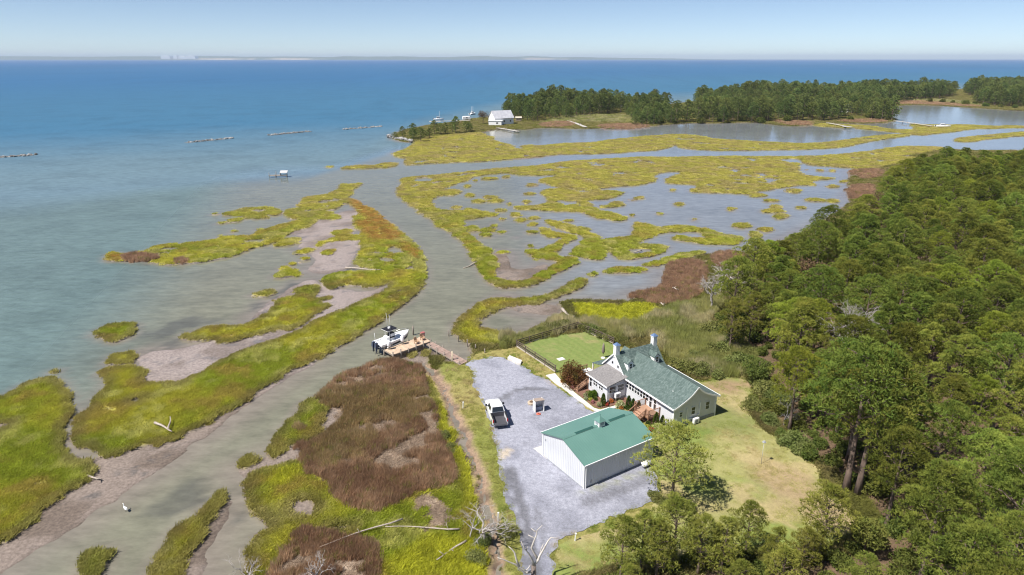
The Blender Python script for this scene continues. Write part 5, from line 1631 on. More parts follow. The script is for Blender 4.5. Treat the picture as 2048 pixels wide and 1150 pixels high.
# ------------------------------------------------------------------ egret wading in the creek
def build_egret():
    x, y = G(252, 1023, 0)
    T = thing('egret', 'white egret wading in the shallow creek at the lower left', 'bird', (x, y, 0), 2.5)
    T.scale = (.8, .8, .8)
    w = mat('white_plumage', (.85, .85, .84), .7)
    b = MB()
    b.tube([(-.42, 0, .42), (-.25, 0, .50), (0, 0, .56), (.20, 0, .62), (.30, 0, .74), (.25, 0, .88), (.30, 0, 1.0), (.40, 0, 1.05), (.47, 0, 1.045)], [.02, .09, .15, .12, .05, .035, .04, .05, .025], 9)
    b.build('body', w, T, True)
    MB().tube([(.46, 0, 1.045), (.64, 0, 1.02)], [.022, .004], 6).build('bill', mat('yellow_bill', (.65, .42, .05), .5), T, True)
    for s in (-.05, .05):
        MB().tube([(-.02, s, .48), (.02, s * 1.2, .26), (-.02, s * 1.2, -.1)], [.025, .014, .012], 5).build('leg', mat('black_plastic', (.02, .02, .022), .6), T, True)
        MB().tube([(.10, s * 2.2, .62), (-.15, s * 2.6, .56), (-.42, s * 1.2, .40)], [.03, .06, .015], 6).build('wing', w, T, True)
build_egret()

# ------------------------------------------------------------------ stone breakwaters in the bay
rock_m = mat('grey_riprap', (.34, .33, .32), .9, (.14, .135, .13), 1.5, .3, 3, jitter=.5)
def rock_mesh(seed):
    g = np.random.default_rng(seed)
    bm = bmesh.new()
    bmesh.ops.create_icosphere(bm, subdivisions=1, radius=1)
    for v in bm.verts:
        v.co *= g.uniform(.7, 1.2)
        v.co.z *= .75
    me = bpy.data.meshes.new('stone')
    bm.to_mesh(me)
    bm.free()
    me.materials.append(rock_m)
    return me
ROCK = [rock_mesh(i) for i in range(6)]
def breakwater(a, b, label, n=46):
    (ax, ay), (bx, by) = G(*a, 0), G(*b, 0)
    T = thing('breakwater', label, 'breakwater', (ax, ay, 0), math.atan2(by - ay, bx - ax), 'rock breakwaters off the spit')
    L = math.hypot(bx - ax, by - ay)
    g = np.random.default_rng(int(L * 100))
    m = MB()
    m.loft([[(x, -2.6 * s, -1), (x, 2.6 * s, -1), (x, 1.2 * s, .12 * s), (x, -1.2 * s, .12 * s)] for x, s in ((0, .5), (2, 1), (L - 2, 1), (L, .5))])
    m.build('core', rock_m, T)
    for k in range(n):
        t = g.uniform(0, 1)
        r = g.uniform(.45, .95)
        obj('stone', ROCK[k % 6], T, (L * t, g.normal(0, 1.0), .02 + g.uniform(0, .35)), g.uniform(0, 6), r)
breakwater((-60, 319), (73, 310), 'rock breakwater at the left edge of the picture', 70)
breakwater((369, 286), (466, 276.5), 'second rock breakwater from the left, in the open bay', 60)
breakwater((537, 271), (620, 263), 'third rock breakwater from the left, in the open bay', 60)
breakwater((686, 259), (763, 253), 'rightmost rock breakwater, nearest the wooded point', 60)
T = thing('riprap', 'bank of pale boulders round the tip of the wooded point', 'boulders', (*G(800, 277, 0), 0))
g0 = np.random.default_rng(5)
for k in range(60):
    t = g0.uniform()
    a, b = (776 + 50 * t, 274 + 10 * t + g0.uniform(-2, 2))
    x, y = G(a, b, 0)
    obj('stone', ROCK[k % 6], T, (x - T.location.x, y - T.location.y, .2 + g0.uniform(0, .5)), g0.uniform(0, 6), g0.uniform(.7, 1.5))

# ------------------------------------------------------------------ duck blind on posts
def build_blind():
    x, y = G(563, 354, 0)
    T = thing('duck_blind', 'small grey duck blind on posts standing in the shallow bay', 'duck blind', (x, y, 0), .15)
    T.scale = (.8, .8, .85)
    for a in (-2.6, 2.6):
        for b in (-1.2, 1.2):
            MB().tube([(a, b, -1), (a, b, 2.1 + .25 * b)], .13, 6).build('post', grey_wood, T, True)
    MB().tube([(-5.6, -.6, -1), (-5.6, -.6, 2.2)], .13, 6).build('post', grey_wood, T, True)
    MB().span(-5.7, 2.8, -1.3, 1.3, .75, .92).build('platform', grey_wood, T)
    m = MB()
    m.add([(-.4, -1.5, 2.0), (3.1, -1.5, 2.0), (3.1, 1.5, 2.7), (-.4, 1.5, 2.7), (-.4, -1.5, 2.12), (3.1, -1.5, 2.12), (3.1, 1.5, 2.82), (-.4, 1.5, 2.82)], [(3, 2, 1, 0), (4, 5, 6, 7), (0, 1, 5, 4), (1, 2, 6, 5), (2, 3, 7, 6), (3, 0, 4, 7)])
    m.build('roof', mat('pale_tin', (.5, .5, .5), .5), T)
    MB().span(-.4, -.3, -1.25, 1.25, .92, 2.2).build('side_panel', mat('pale_boards', (.6, .57, .54), .8), T)
    MB().span(-.3, 2.8, 1.1, 1.2, 1.7, 2.3).build('back_panel', grey_wood, T)
build_blind()

# ------------------------------------------------------------------ far houses, docks and boats
def far_house(pxx, pyy, W, L, he, hr, rz, label, wallm, roofm, wing=None):
    x, y = G(pxx, pyy)
    T = thing('far_house', label, 'house', (x, y, ZY), rz)
    MB().prism([(-W / 2, -.2), (W / 2, -.2), (W / 2, he), (0, hr - .1), (-W / 2, he)], -L / 2, L / 2).build('wall', wallm, T)
    for s in (-1, 1):
        MB().prism([(0, hr + .1), (s * (W / 2 + .5), he - .25), (s * (W / 2 + .5), he - .42), (0, hr - .08)], -L / 2 - .4, L / 2 + .4).build('roof', roofm, T)
    for k in range(3):
        yy = -L / 2 + (k + .5) * L / 3
        window(T, (-W / 2, yy, he * .5), 1.0, 1.2, '-x')
        window(T, (W / 2, yy, he * .5), 1.0, 1.2, '+x')
    for k in (-1, 1):
        window(T, (k * W * .22, -L / 2, he * .5), 1.0, 1.3, '-y')
    if wing:
        a0, a1, b0, b1, h0, h1 = wing
        MB().prism([(a0, -.2), (a1, -.2), (a1, h0 - .05), (a0, h1 - .05)], b0, b1).build('wing_wall', wallm, T)
        MB().prism([(a0 - .3, h1), (a1 + .1, h0), (a1 + .1, h0 + .16), (a0 - .3, h1 + .16)], b0 - .3, b1 + .3).build('wing_roof', roofm, T)
    return T
wl = mat('far_white_walls', (.78, .78, .78), .6)
tin = mat('grey_tin_roof', (.42, .42, .46), .5, (.52, .52, .55), .5)
FH = far_house(1002, 248, 9.5, 15, 4.6, 9.2, -1.05, 'white gabled house with grey metal roof on the point', wl, tin)
x, y = G(992, 250)
T = thing('annex', 'white flat-roofed annex in front of the gabled house on the point', 'annex', (x, y, ZY), -.2)
MB().span(-4.5, 4.5, -3, 3, -.2, 2.9).build('wall', wl, T)
MB().span(-4.8, 4.8, -3.3, 3.3, 2.9, 3.2).build('roof', white, T)
window(T, (1.5, -3, 1.6), 1.4, 1.0, '-y')
x, y = G(1037, 242)
T = thing('garden_shed', 'small tan shed right of the gabled house on the point', 'shed', (x, y, ZY), .1)
MB().span(-2, 2, -1.5, 1.5, -.2, 2.3).build('wall', mat('tan_boards', (.30, .24, .18), .8), T)
MB().prism([(-1.9, 2.3), (0, 3.3), (1.9, 2.3)], -2.4, 2.4, 'x').build('roof', mat('pale_tan_roof', (.5, .45, .36), .8), T)
far_house(1254, 213, 8, 11, 4.5, 8, .9, 'grey-roofed house half hidden in the far wood', mat('far_grey_walls', (.55, .56, .6), .6), mat('slate_roof', (.22, .23, .27), .7))
far_house(1690, 224, 9, 12, 4.6, 7.2, .5, 'white house among pines on the lagoon shore', wl, mat('pale_roof', (.62, .62, .64), .6))
far_house(1986, 182, 13, 18, 5.5, 10, .4, 'large white house at the far right field', wl, tin)
def dock(pts, label, w=1.6, z=1.0, head=None, key='P', pale=True):
    k = ZOOM[key]
    P = [G(k[0] + p[0] / k[2], k[1] + p[1] / k[2], z) for p in pts]
    T = thing('dock', label, 'dock')
    m = mat('silver_dock_boards', (.50, .47, .44), .85, (.42, .39, .36), 1.0)
    for (ax, ay), (bx, by) in zip(P[:-1], P[1:]):
        MB().beam((ax, ay, z), (bx, by, z), w, .16).build('walkway', m, T)
        n = max(2, int(math.hypot(bx - ax, by - ay) / 6))
        d = Vector((-(by - ay), bx - ax)).normalized() * (w / 2 + .02)
        for i in range(n + 1):
            x, y = ax + (bx - ax) * i / n, ay + (by - ay) * i / n
            s = 1 if i % 2 else -1
            MB().tube([(x + d.x * s, y + d.y * s, -1), (x + d.x * s, y + d.y * s, z + .7)], .14, 6).build('pile', grey_wood, T, True)
    if head:
        hx, hy = P[-1]
        MB().box((hx, hy, z + .01), (head[0], head[1], .2), .2).build('head', m, T)
    return T
dock([(825, 290), (905, 302), (985, 317)], 'bleached dock curving into the lagoon below the white house', 1.8, .9, None, 'A')
dock([(1355, 230), (1430, 256), (1500, 284)], 'pale straight boardwalk crossing the reeds to the lagoon', 2.4, .8, None, 'A')
dock([(1000, 388), (1050, 397), (1105, 408)], 'short dock with a dark square head on the lagoon', 1.6, 1.2, (5, 4), 'B')
dock([(1360, 377), (1470, 392), (1560, 405)], 'long grey dock leading to the moored white boat', 1.8, 1.2, None, 'B')
dock([(610, 233), (470, 236), (345, 240)], 'long white pier running from the point into the bay', 2.0, 1.4, (8, 5), 'A')
def far_boat(pxx, pyy, L, rz, label, mast=0, z=0.0):
    x, y = G(pxx, pyy, z)
    T = thing('moored_boat', label, 'boat', (x, y, z), rz)
    r = []
    for t, hb in ((0, .8), (.3, 1), (.7, .85), (.93, .35), (1, .05)):
        a = (t - .5) * L
        b = hb * L * .16
        r.append([(a, 0, -.2), (a, b, .5), (a, b, 1.0 + .3 * t), (a, -b, 1.0 + .3 * t), (a, -b, .5)])
    MB().loft(r).build('hull', wl, T)
    MB().box((-.05 * L, 0, 1.7), (L * .28, L * .18, 1.3), 0, .8).build('cabin', wl, T)
    MB().box((-.05 * L, 0, 2.0), (L * .285, L * .19, .4), 0, .95).build('cabin_window', glass, T)
    for k in range(mast):
        MB().tube([(L * (.1 - .25 * k), 0, 1), (L * (.1 - .25 * k), 0, 6.5)], .1, 6).build('mast', wl, T)
    MB().span(-.52 * L, -.46 * L, -.25, .25, .2, 1.5).build('outboard', mat('black_plastic', (.02, .02, .022), .6), T)
far_boat(1886, 254, 11, .05, 'white boat moored at the end of the long grey dock')
far_boat(945, 229, 9, 1.1, 'white boat with masts moored beyond the point', 2)
far_boat(877, 240, 8, .3, 'white boat on the lift at the end of the long pier', 1, .6)
far_boat(1682, 128.5, 16, .2, 'tiny white boat far out on the bay at the right', 1)
far_boat(1397, 126, 16, 1.2, 'tiny white sailboat near the horizon', 1)
x, y = G(933, 240)
T = thing('camper_trailer', 'white camper trailer parked at the root of the long pier', 'trailer', (x, y, ZY), .3)
MB().loft([[(a, -1.2, .5), (a, 1.2, .5), (a, 1.2, h), (a, .9, h + .25), (a, -.9, h + .25), (a, -1.2, h)] for a, h in ((-3, 2.0), (-2.6, 2.6), (2.4, 2.6), (3, 1.6))]).build('body', wl, T)
window(T, (0, -1.2, 1.9), 1.2, .7, '-y')
for a in (-.6, .6):
    MB().tube([(a, -1.22, .4), (a, -1.0, .4)], .4, 10).build('wheel', mat('tyre_rubber', (.015, .015, .016), .9), T, True)

# ------------------------------------------------------------------ trees
bark = mat('pine_bark', (.20, .145, .115), .95, (.12, .085, .07), 5, .4, 12, stretch=(1, 1, .25))
grey_bark = mat('dead_grey_bark', (.46, .42, .39), .9, (.30, .27, .25), 5, .3, 12, stretch=(1, 1, .3))
needles = leaf_mat('pine_needles', (.12, .16, .03), (.235, .26, .05), .14, hue=.022, jitter=.36)
leaves = leaf_mat('broad_leaves', (.10, .135, .03), (.18, .195, .05), .28, hue=.02, jitter=.2)
far_needles = leaf_mat('far_pine_needles', (.10, .14, .042), (.19, .225, .066), .2, jitter=.25, scale=.3)
def unit(g, n):
    v = g.normal(size=(n, 3))
    return v / np.linalg.norm(v, axis=1)[:, None]
def shards(C0, Dn, length, width, g):
    """one thin triangle at every centre, pointing along Dn"""
    n = len(C0)
    s = np.cross(Dn, unit(g, n))
    s /= np.linalg.norm(s, axis=1)[:, None] + 1e-9
    w = (width * g.uniform(.6, 1.3, n))[:, None]
    l = (length * g.uniform(.6, 1.3, n))[:, None]
    V = np.stack([C0 - s * w, C0 + s * w, C0 + Dn * l], 1).reshape(-1, 3)
    return V, np.arange(3 * n).reshape(-1, 3)
def pine_parts(seed, H, R0, z0, puffs, tufts, per, ln, wd, sparse=1.0):
    """crown of needle puffs on limbs, and trunk with limbs; returns (crown V, F), trunk MB"""
    g = np.random.default_rng(seed)
    tr = MB()
    lean = g.normal(0, .012, 2) * H
    ax = lambda z: np.array([lean[0] * (z / H) ** 2, lean[1] * (z / H) ** 2, z])
    r0 = .018 * H + .03
    tr.tube([ax(z) - np.array([0, 0, .3 if z == 0 else 0]) for z in np.linspace(0, H * .96, 7)], [r0 * (1.25 if i == 0 else 1) * (1 - .88 * t) for i, t in enumerate(np.linspace(0, 1, 7))], 7)
    Vs, Fs, nb = [], [], 0
    for k in range(puffs):
        t = (k + g.uniform(0, 1)) / puffs
        t = t ** .85
        z = z0 + (H - z0) * t
        prof = R0 * (1.0 - t ** 2.2) ** .6 * (.55 + .45 * min(1, t / .22))
        a = k * 2.39996 + g.uniform(-.5, .5)
        rr = prof * g.uniform(.35, 1.0) ** .6 * g.uniform(.8, 1.12)
        c = ax(z) + np.array([rr * math.cos(a), rr * math.sin(a), g.uniform(-.2, .35) + .12 * rr])
        pr = R0 * g.uniform(.19, .31) * (1.05 - .3 * t)
        if rr > .5 and (k % 3 == 0 or sparse < 1):
            st = ax(max(z0 * .8, z - .35 * rr))
            midp = (st + c) / 2 + np.array([0, 0, .15 * rr])
            tr.tube([st, midp, c], [r0 * .30 * (1 - .5 * t), r0 * .18, .02], 4, False)
        n = int(tufts * g.uniform(.7, 1.3))
        d = unit(g, n)
        d[:, 2] = np.where(d[:, 2] < -.25, -d[:, 2], d[:, 2])
        P = c + d * pr * np.array([1.15, 1.15, .62]) * (g.uniform(.55, 1.0, n) ** .5)[:, None]
        P = np.repeat(P, per, 0)
        dd = np.repeat(d, per, 0) * .9 + unit(g, n * per) * .85 + np.array([0, 0, .35])
        dd /= np.linalg.norm(dd, axis=1)[:, None]
        V, F = shards(P, dd, ln, wd, g)
        Vs.append(V)
        Fs.append(F + nb)
        nb += len(V)
    return np.concatenate(Vs), np.concatenate(Fs), tr
PINES = []
for i in range(7):
    V, F, tr = pine_parts(100 + i, 12.0, [3.3, 3.7, 3.0, 3.5, 2.8, 3.9, 3.2][i], [4.6, 5.2, 4.0, 5.6, 4.4, 5.4, 5.0][i], 52, 92, 4, .27, .034)
    PINES.append((mesh_np('pine_crown', V, F, needles, smooth_=False), tr.mesh('pine_trunk', bark, True)))
SPARSE = []
for i in range(4):
    V, F, tr = pine_parts(200 + i, 9.0, [2.7, 3.0, 2.4, 2.2][i], [2.6, 3.0, 2.4, 2.0][i], [38, 38, 32, 30][i], 52, 5, .34, .034, .5)
    SPARSE.append((mesh_np('sparse_pine_crown', V, F, leaf_mat('young_pine_needles%d' % i, (.19, .22, .04), (.31, .31, .07), .3) if i < 1 else bpy.data.materials['young_pine_needles0'], smooth_=False), tr.mesh('sparse_pine_trunk', bark, True)))
FARP = []
for i in range(6):
    V, F, tr = pine_parts(300 + i, 12.0, [4.2, 4.7, 3.8, 4.4, 3.6, 5.0][i], [.8, 1.6, .6, 2.4, 1.8, 1.0][i], 40, 22, 2, .75, .17)
    n = len(V)
    me = mesh_np('far_pine', V, F, far_needles, smooth_=False)
    # trunk joined into the same small mesh
    bm = bmesh.new()
    bm.from_mesh(me)
    tm = tr.mesh('t', None)
    k0 = len(bm.faces)
    bm.from_mesh(tm)
    bm.faces.ensure_lookup_table()
    for f in bm.faces[k0:]:
        f.material_index = 1
    bm.to_mesh(me)
    bm.free()
    me.materials.append(bark)
    FARP.append(me)
def leafy_mesh(name, m, seed, n_lobes, leaves_per, R0, Hz, ln, wd, z_off=0.0, flat=.9, up=.25):
    g = np.random.default_rng(seed)
    Vs, Fs, nb = [], [], 0
    for k in range(n_lobes):
        d = unit(g, 1)[0]
        d[2] = abs(d[2])
        c = d * np.array([R0, R0, Hz]) * g.uniform(.25, .72) + np.array([0, 0, z_off])
        r = R0 * g.uniform(.32, .55)
        q = unit(g, leaves_per)
        P = c + q * r * np.array([1, 1, flat]) * (g.uniform(.5, 1, leaves_per) ** .4)[:, None]
        P = P[P[:, 2] > .02]
        dd = unit(g, len(P)) + q[:len(P)] * .5 + np.array([0, 0, up])
        dd /= np.linalg.norm(dd, axis=1)[:, None]
        V, F = shards(P, dd, ln, wd, g)
        Vs.append(V)
        Fs.append(F + nb)
        nb += len(V)
    return mesh_np(name, np.concatenate(Vs), np.concatenate(Fs), m, smooth_=False)
BROAD = [leafy_mesh('broad_crown', leaves, 400 + i, 26, 150, 2.6, 3.2, .30, .11, 3.0) for i in range(4)]
BUSH = [leafy_mesh('bush_foliage', leaves, 420 + i, 16, 130, 1.0, 1.1, .20, .055, .15) for i in range(4)]
brown_l = leaf_mat('browning_leaves', (.15, .10, .055), (.20, .14, .08), .25)
BROWN = [leafy_mesh('brown_crown', brown_l, 440 + i, 16, 90, 2.2, 2.8, .26, .08, 3.0) for i in range(2)]
def stem_mesh(H, r, seed, n=4):
    g = np.random.default_rng(seed)
    m = MB()
    m.tube([(0, 0, -.3), (.1, 0, H * .5), (0, .1, H)], [r, r * .75, r * .3], 7)
    for k in range(n):
        a = g.uniform(0, 6.28)
        z = H * g.uniform(.45, .8)
        m.tube([(0.05, 0, z), (math.cos(a) * H * .2, math.sin(a) * H * .2, z + H * .18), (math.cos(a) * H * .32, math.sin(a) * H * .32, z + H * .4)], [r * .45, r * .3, r * .08], 5, False)
    return m.mesh('stem', bark, True)
STEM = [stem_mesh(4.2, .16, i) for i in range(3)]
def tree(kind, x, y, s, rz, label, group=None, name='pine_tree', z=None, sz=None):
    T = thing(name, label, 'tree', (x, y, ZY - .05 if z is None else z), rz, group)
    sc = (s, s, sz or s)
    T.scale = sc
    obj('trunk', kind[1], T)
    obj('crown', kind[0], T)
    return T
def bare_mesh(H, seed, depth=4, spread=.6, r=.12, m=None, n0=4):
    g = np.random.default_rng(seed)
    b = MB()
    def grow(p, d, L, r, k):
        q = p + d * L * .5 + Vector(g.normal(0, .07 * L, 3))
        e = p + d * L + Vector(g.normal(0, .06 * L, 3))
        b.tube([p, q, e], [r, r * .85, r * .62], 5 if k < 2 else 4, False)
        if k >= depth:
            return
        for c in range(n0 if k == 0 else int(g.integers(2, 4))):
            nd = (d + Vector(g.normal(0, spread, 3)) + Vector((0, 0, .12))).normalized()
            grow(p + (e - p) * g.uniform(.6, 1), nd, L * g.uniform(.55, .8), r * .58, k + 1)
    grow(Vector((0, 0, -.2)), Vector((g.normal(0, .06), g.normal(0, .06), 1)).normalized(), H * .38, r, 0)
    return b.mesh('bare_branches', m or grey_bark, True)
# ---- the pine wood
def poisson(n_try, box, test, dmin, seed, cap=10000):
    g = np.random.default_rng(seed)
    X = np.stack([g.uniform(box[0], box[1], n_try), g.uniform(box[2], box[3], n_try)], 1)
    X = X[test(X[:, 0], X[:, 1])]
    cell, grid, out = dmin / 1.414, {}, []
    for p in X:
        i, j = int(p[0] // cell), int(p[1] // cell)
        if any((q := grid.get((i + a, j + b))) is not None and (q[0] - p[0]) ** 2 + (q[1] - p[1]) ** 2 < dmin * dmin for a in (-2, -1, 0, 1, 2) for b in (-2, -1, 0, 1, 2)):
            continue
        grid[(i, j)] = p
        out.append(p)
        if len(out) >= cap:
            break
    return np.array(out)
P = poisson(60000, (5, 330, 26, 330), lambda x, y: (sample('forest', x, y) > .6) & in_view(x, y, 1.06, 7), 4.3, 3)
P = P[np.argsort(np.hypot(P[:, 0], P[:, 1]))]
print('forest trees', len(P))
g1 = np.random.default_rng(17)
# keep the open view under the frame: the nearest rows stay low
rest = []
count = 0
lime_needles = leaf_mat('lime_pine_needles', (.20, .25, .035), (.30, .34, .05), .25, hue=.015)
LIMEP = []
for cm, tm in PINES[:2]:
    c2 = cm.copy()
    c2.materials[0] = lime_needles
    LIMEP.append((c2, tm))
DX, DY = G(1676, 735)
def pine_label(x, y, edge):
    if math.hypot(x - DX, y - DY) < 9:
        return 'green pine close around the large bare grey tree'
    if edge < 6 and y > 95:
        return 'green pine on the marsh-side margin of the wood facing the pools'
    if edge < 6:
        return 'green pine just behind the shrubs of the lawn edge'
    if y < 54:
        return 'green pine in the bottom right corner, nearest to the viewer'
    if y < 68:
        return 'green pine in the band of wood level with the tall two-stemmed pine foot'
    if y < 84:
        return 'green pine deep in the wood level with the dry lawn'
    if y < 100:
        return 'green pine deep in the wood level with the house roof'
    if y < 125:
        return 'green pine in the middle of the wood behind the bare grey tree'
    if y < 150:
        return 'green pine in the wood level with the brown reed bed'
    if y < 190:
        return 'green pine in the wood level with the marsh pools'
    return 'green pine at the far top of the wood near the creek'
for i, (x, y) in enumerate(P):
    edge = float(sample('forest', np.array([x]), np.array([y]))[0])
    dd0 = math.hypot(DX, DY)
    al, la = ((x - DX) * DX + (y - DY) * DY) / dd0, abs((x - DX) * DY - (y - DY) * DX) / dd0
    if -13 < al < 2.0 and la < 3.6:              # gap in front of the large bare tree
        continue
    if 32.8 < x < 37.5 and 52.5 < y < 60:        # open ground in front of the tall two-stemmed pine
        continue
    s = g1.uniform(.70, 1.14)
    rz = g1.uniform(0, 6.28)
    low = y < 57 and x < 31
    if low:
        if count > 330:
            continue
        count += 1
        tree(SPARSE[int(g1.integers(0, 4))], x, y, g1.uniform(.42, .68), rz, 'young light green pine in the thicket below the drive', 'young pines at the bottom of the picture')
        continue
    if edge < 2.6 and y < 110 and g1.uniform() < .55:
        if g1.uniform() < .5:
            T = thing('broadleaf_tree', 'dark leafy tree at the lawn side of the pine wood', 'tree', (x, y, ZY), rz, 'leafy trees along the wood edge')
            k = int(g1.integers(0, 4))
            ss = g1.uniform(.55, .85)
            obj('trunk', STEM[k % 3], T, sc=ss)
            obj('crown', BROAD[k], T, sc=(ss, ss, ss * g1.uniform(.8, 1.0)))
        else:
            T = thing('shrub', 'leafy shrub at the foot of the pine wood edge', 'shrub', (x, y, ZY), rz, 'shrubs along the wood edge')
            obj('foliage', BUSH[int(g1.integers(0, 4))], T, sc=g1.uniform(1.3, 2.2))
        continue
    if y > 118 and g1.uniform() < (.26 if edge < 9 else .05):
        T = thing('browning_tree', 'thin browning tree among the far pines of the wood', 'tree', (x, y, ZY), rz, 'browning trees in the pine wood')
        k = int(g1.integers(0, 2))
        obj('trunk', STEM[k], T, sc=1.5)
        obj('crown', BROWN[k], T, sc=1.5)
        continue
    if count < 300:
        count += 1
        if g1.uniform() < .1 and y < 140:
            T = thing('broadleaf_tree', 'rounded broadleaf tree standing among the pines of the wood', 'tree', (x, y, ZY), rz, 'broadleaf trees within the pine wood')
            k = int(g1.integers(0, 4))
            ss = g1.uniform(1.1, 1.35)
            obj('trunk', STEM[k % 3], T, sc=ss)
            obj('crown', BROAD[k], T, sc=ss)
        else:
            if g1.uniform() < .07:
                tree(LIMEP[int(g1.integers(0, 2))], x, y, s * .95, rz, 'conspicuously yellow-green pine amid the darker crowns of the wood', 'yellow-green pines of the right-hand wood')
            else:
                tree(PINES[int(g1.integers(0, 7))], x, y, s, rz, pine_label(x, y, edge), 'pines of the right-hand wood')
    else:
        rest.append((x, y, s, rz))
U = poisson(30000, (5, 120, 40, 130), lambda x, y: (sample('forest', x, y) > -.3) & (sample('forest', x, y) < 7.5) & in_view(x, y, 1.02, 2), 2.3, 21)
U = U[~((U[:, 0] > 33.5) & (U[:, 0] < 37.5) & (U[:, 1] > 53) & (U[:, 1] < 59))]
for x, y in U[:190]:
    T = thing('shrub', 'low leafy undergrowth shrub beneath the margin of the pine wood', 'shrub', (x, y, ZY), g1.uniform(0, 6.28), 'undergrowth shrubs of the wood margin')
    r = g1.uniform(.7, 1.5)
    obj('foliage', BUSH[int(g1.integers(0, 4))], T, sc=(r, r, r * g1.uniform(.7, 1.1)))
print('individual pines', count, 'rest', len(rest))
PJ = []
for cm, tm in PINES:
    me = cm.copy()
    bm = bmesh.new()
    bm.from_mesh(me)
    k0 = len(bm.faces)
    bm.from_mesh(tm)
    bm.faces.ensure_lookup_table()
    for f in bm.faces[k0:]:
        f.material_index = 1
    bm.to_mesh(me)
    bm.free()
    me.materials.append(bark)
    PJ.append(me)
if rest:
    A = np.array(rest)
    scatter('pine_wood', np.stack([A[:, 0], A[:, 1], 0 * A[:, 0] + ZY], 1), np.repeat(A[:, 2:3], 3, 1), A[:, 3], np.ones((len(A), 3)), PJ, np.arange(len(A)) % 7, 'dense mass of pines at the back of the right-hand wood', 'wood')
# ---- single trees of the yard
def at(pxx, pyy):
    return G(pxx, pyy)
x, y = at(1343, 1008)
h = top_height(1343, 1008, 856)
LP = pine_parts(778, 9.0, 3.8, 2.9, 36, 62, 5, .34, .036, .5)
LONE = (mesh_np('lone_pine_crown', LP[0], LP[1], leaf_mat('lone_pine_needles', (.30, .32, .07), (.42, .41, .11), .35), smooth_=False), LP[2].mesh('lone_pine_trunk', bark, True))
tree(LONE, x, y, h / 9.0, .6, 'lone light green pine with open branches beside the barn', sz=h / 9.0)
x, y = at(1690, 985)
h = top_height(1690, 985, 700)
tree(PINES[5], x, y, h / 12.0 * 1.12, 1.0, 'tall dark pine with two bare trunks at the lawn corner, left stem', sz=h / 12.0)
x, y = at(1708, 990)
tree(PINES[1], x + .3, y, h / 12.0, 2.0, 'tall dark pine with two bare trunks at the lawn corner, right stem', sz=h / 12.5)
for i, (a, b, t, k) in enumerate(((1240, 1165, 1040, 0), (1280, 1150, 1030, 2), (1312, 1160, 1045, 3), (1346, 1128, 1000, 1), (1395, 1150, 1035, 0), (1440, 1155, 1040, 2), (1490, 1110, 1012, 1), (1545, 1150, 1060, 3), (1640, 1110, 975, 1), (1600, 1150, 1060, 0))):
    x, y = at(a, b)
    h = top_height(a, b, t)
    tree(SPARSE[k], x, y, h / 9.0, i * 1.3, '%s slender young pine from the left in the front row below the lawn' % ['first', 'second', 'third', 'fourth', 'fifth', 'sixth', 'seventh', 'eighth', 'tenth', 'ninth'][i], 'young pines in the front row', sz=h / 9.0)
# tall thin pines at the reed edge
for i, (a, b, t, lab) in enumerate(((1458, 705, 600, 'leaning thin pine with a bare trunk among the reeds'), (1497, 690, 590, 'straight bare-trunked pine at the reed edge'), (1505, 590, 483, 'solitary dark pine where wood meets the marsh pond'), (1553, 700, 600, 'short pine behind the leaning bare trunk'))):
    x, y = at(a, b)
    h = top_height(a, b, t)
    tree(SPARSE[i % 4], x, y, h / 9.0 * .8, i, lab, sz=h / 9.0)
# grey dead trees
DEAD = [bare_mesh(7.0, 501 + i, 5, .55, .16) for i in range(3)] + [bare_mesh(3.2, 520 + i, 5, .7, .06, None, 6) for i in range(2)] + [bare_mesh(7.0, 555, 6, .55, .17, None, 6)]
def dead(a, b, t, k, label, base=7.0, rz=0.0, wide=1.0):
    x, y = at(a, b)
    h = top_height(a, b, t)
    s = h / max(v.co.z for v in DEAD[k].vertices)
    T = thing('dead_tree', label, 'dead tree', (x, y, ZY), rz, 'bare grey dead trees')
    T.scale = (s * wide, s * wide, s)
    obj('branches', DEAD[k], T)
dead(1676, 745, 596, 5, 'large bare grey tree rising out of the pine wood', 7, .3, 1.15)
dead(1420, 620, 545, 1, 'bare pale tree at the left of the brown reed bed edge', 7, 1.0)
dead(1440, 585, 535, 3, 'bare silvery thicket tree beside the brown reeds', 3.2, 2.0, 1.5)
dead(1458, 575, 520, 4, 'upper bare silvery thicket tree near the pond shore', 3.2, .5, 1.5)
dead(1568, 850, 792, 2, 'small bleached dead tree at the lawn edge of the wood', 7, 0, 1.0)
dead(968, 1085, 1010, 3, 'bare grey shrub at the ditch beside the drive', 3.2, 0, 1.3)
dead(945, 1075, 1020, 4, 'smaller bare grey shrub left of the ditch', 3.2, 1, 1.2)
dead(632, 1175, 1118, 3, 'pale twiggy dead bush at the bottom edge of the marsh', 3.2, 2, 1.0)
dead(495, 1170, 1112, 2, 'white bare branches at the creek, bottom left', 7, 2, 1.2)
dead(1745, 440, 395, 1, 'grey snag on the far marsh edge of the wood', 7, 2, 1.0)
dead(1770, 425, 375, 0, 'tallest grey snag at the far marsh edge', 7, .4, .8)
dead(1630, 470, 440, 2, 'small snag where the wood meets the pool', 7, 1, 1.0)
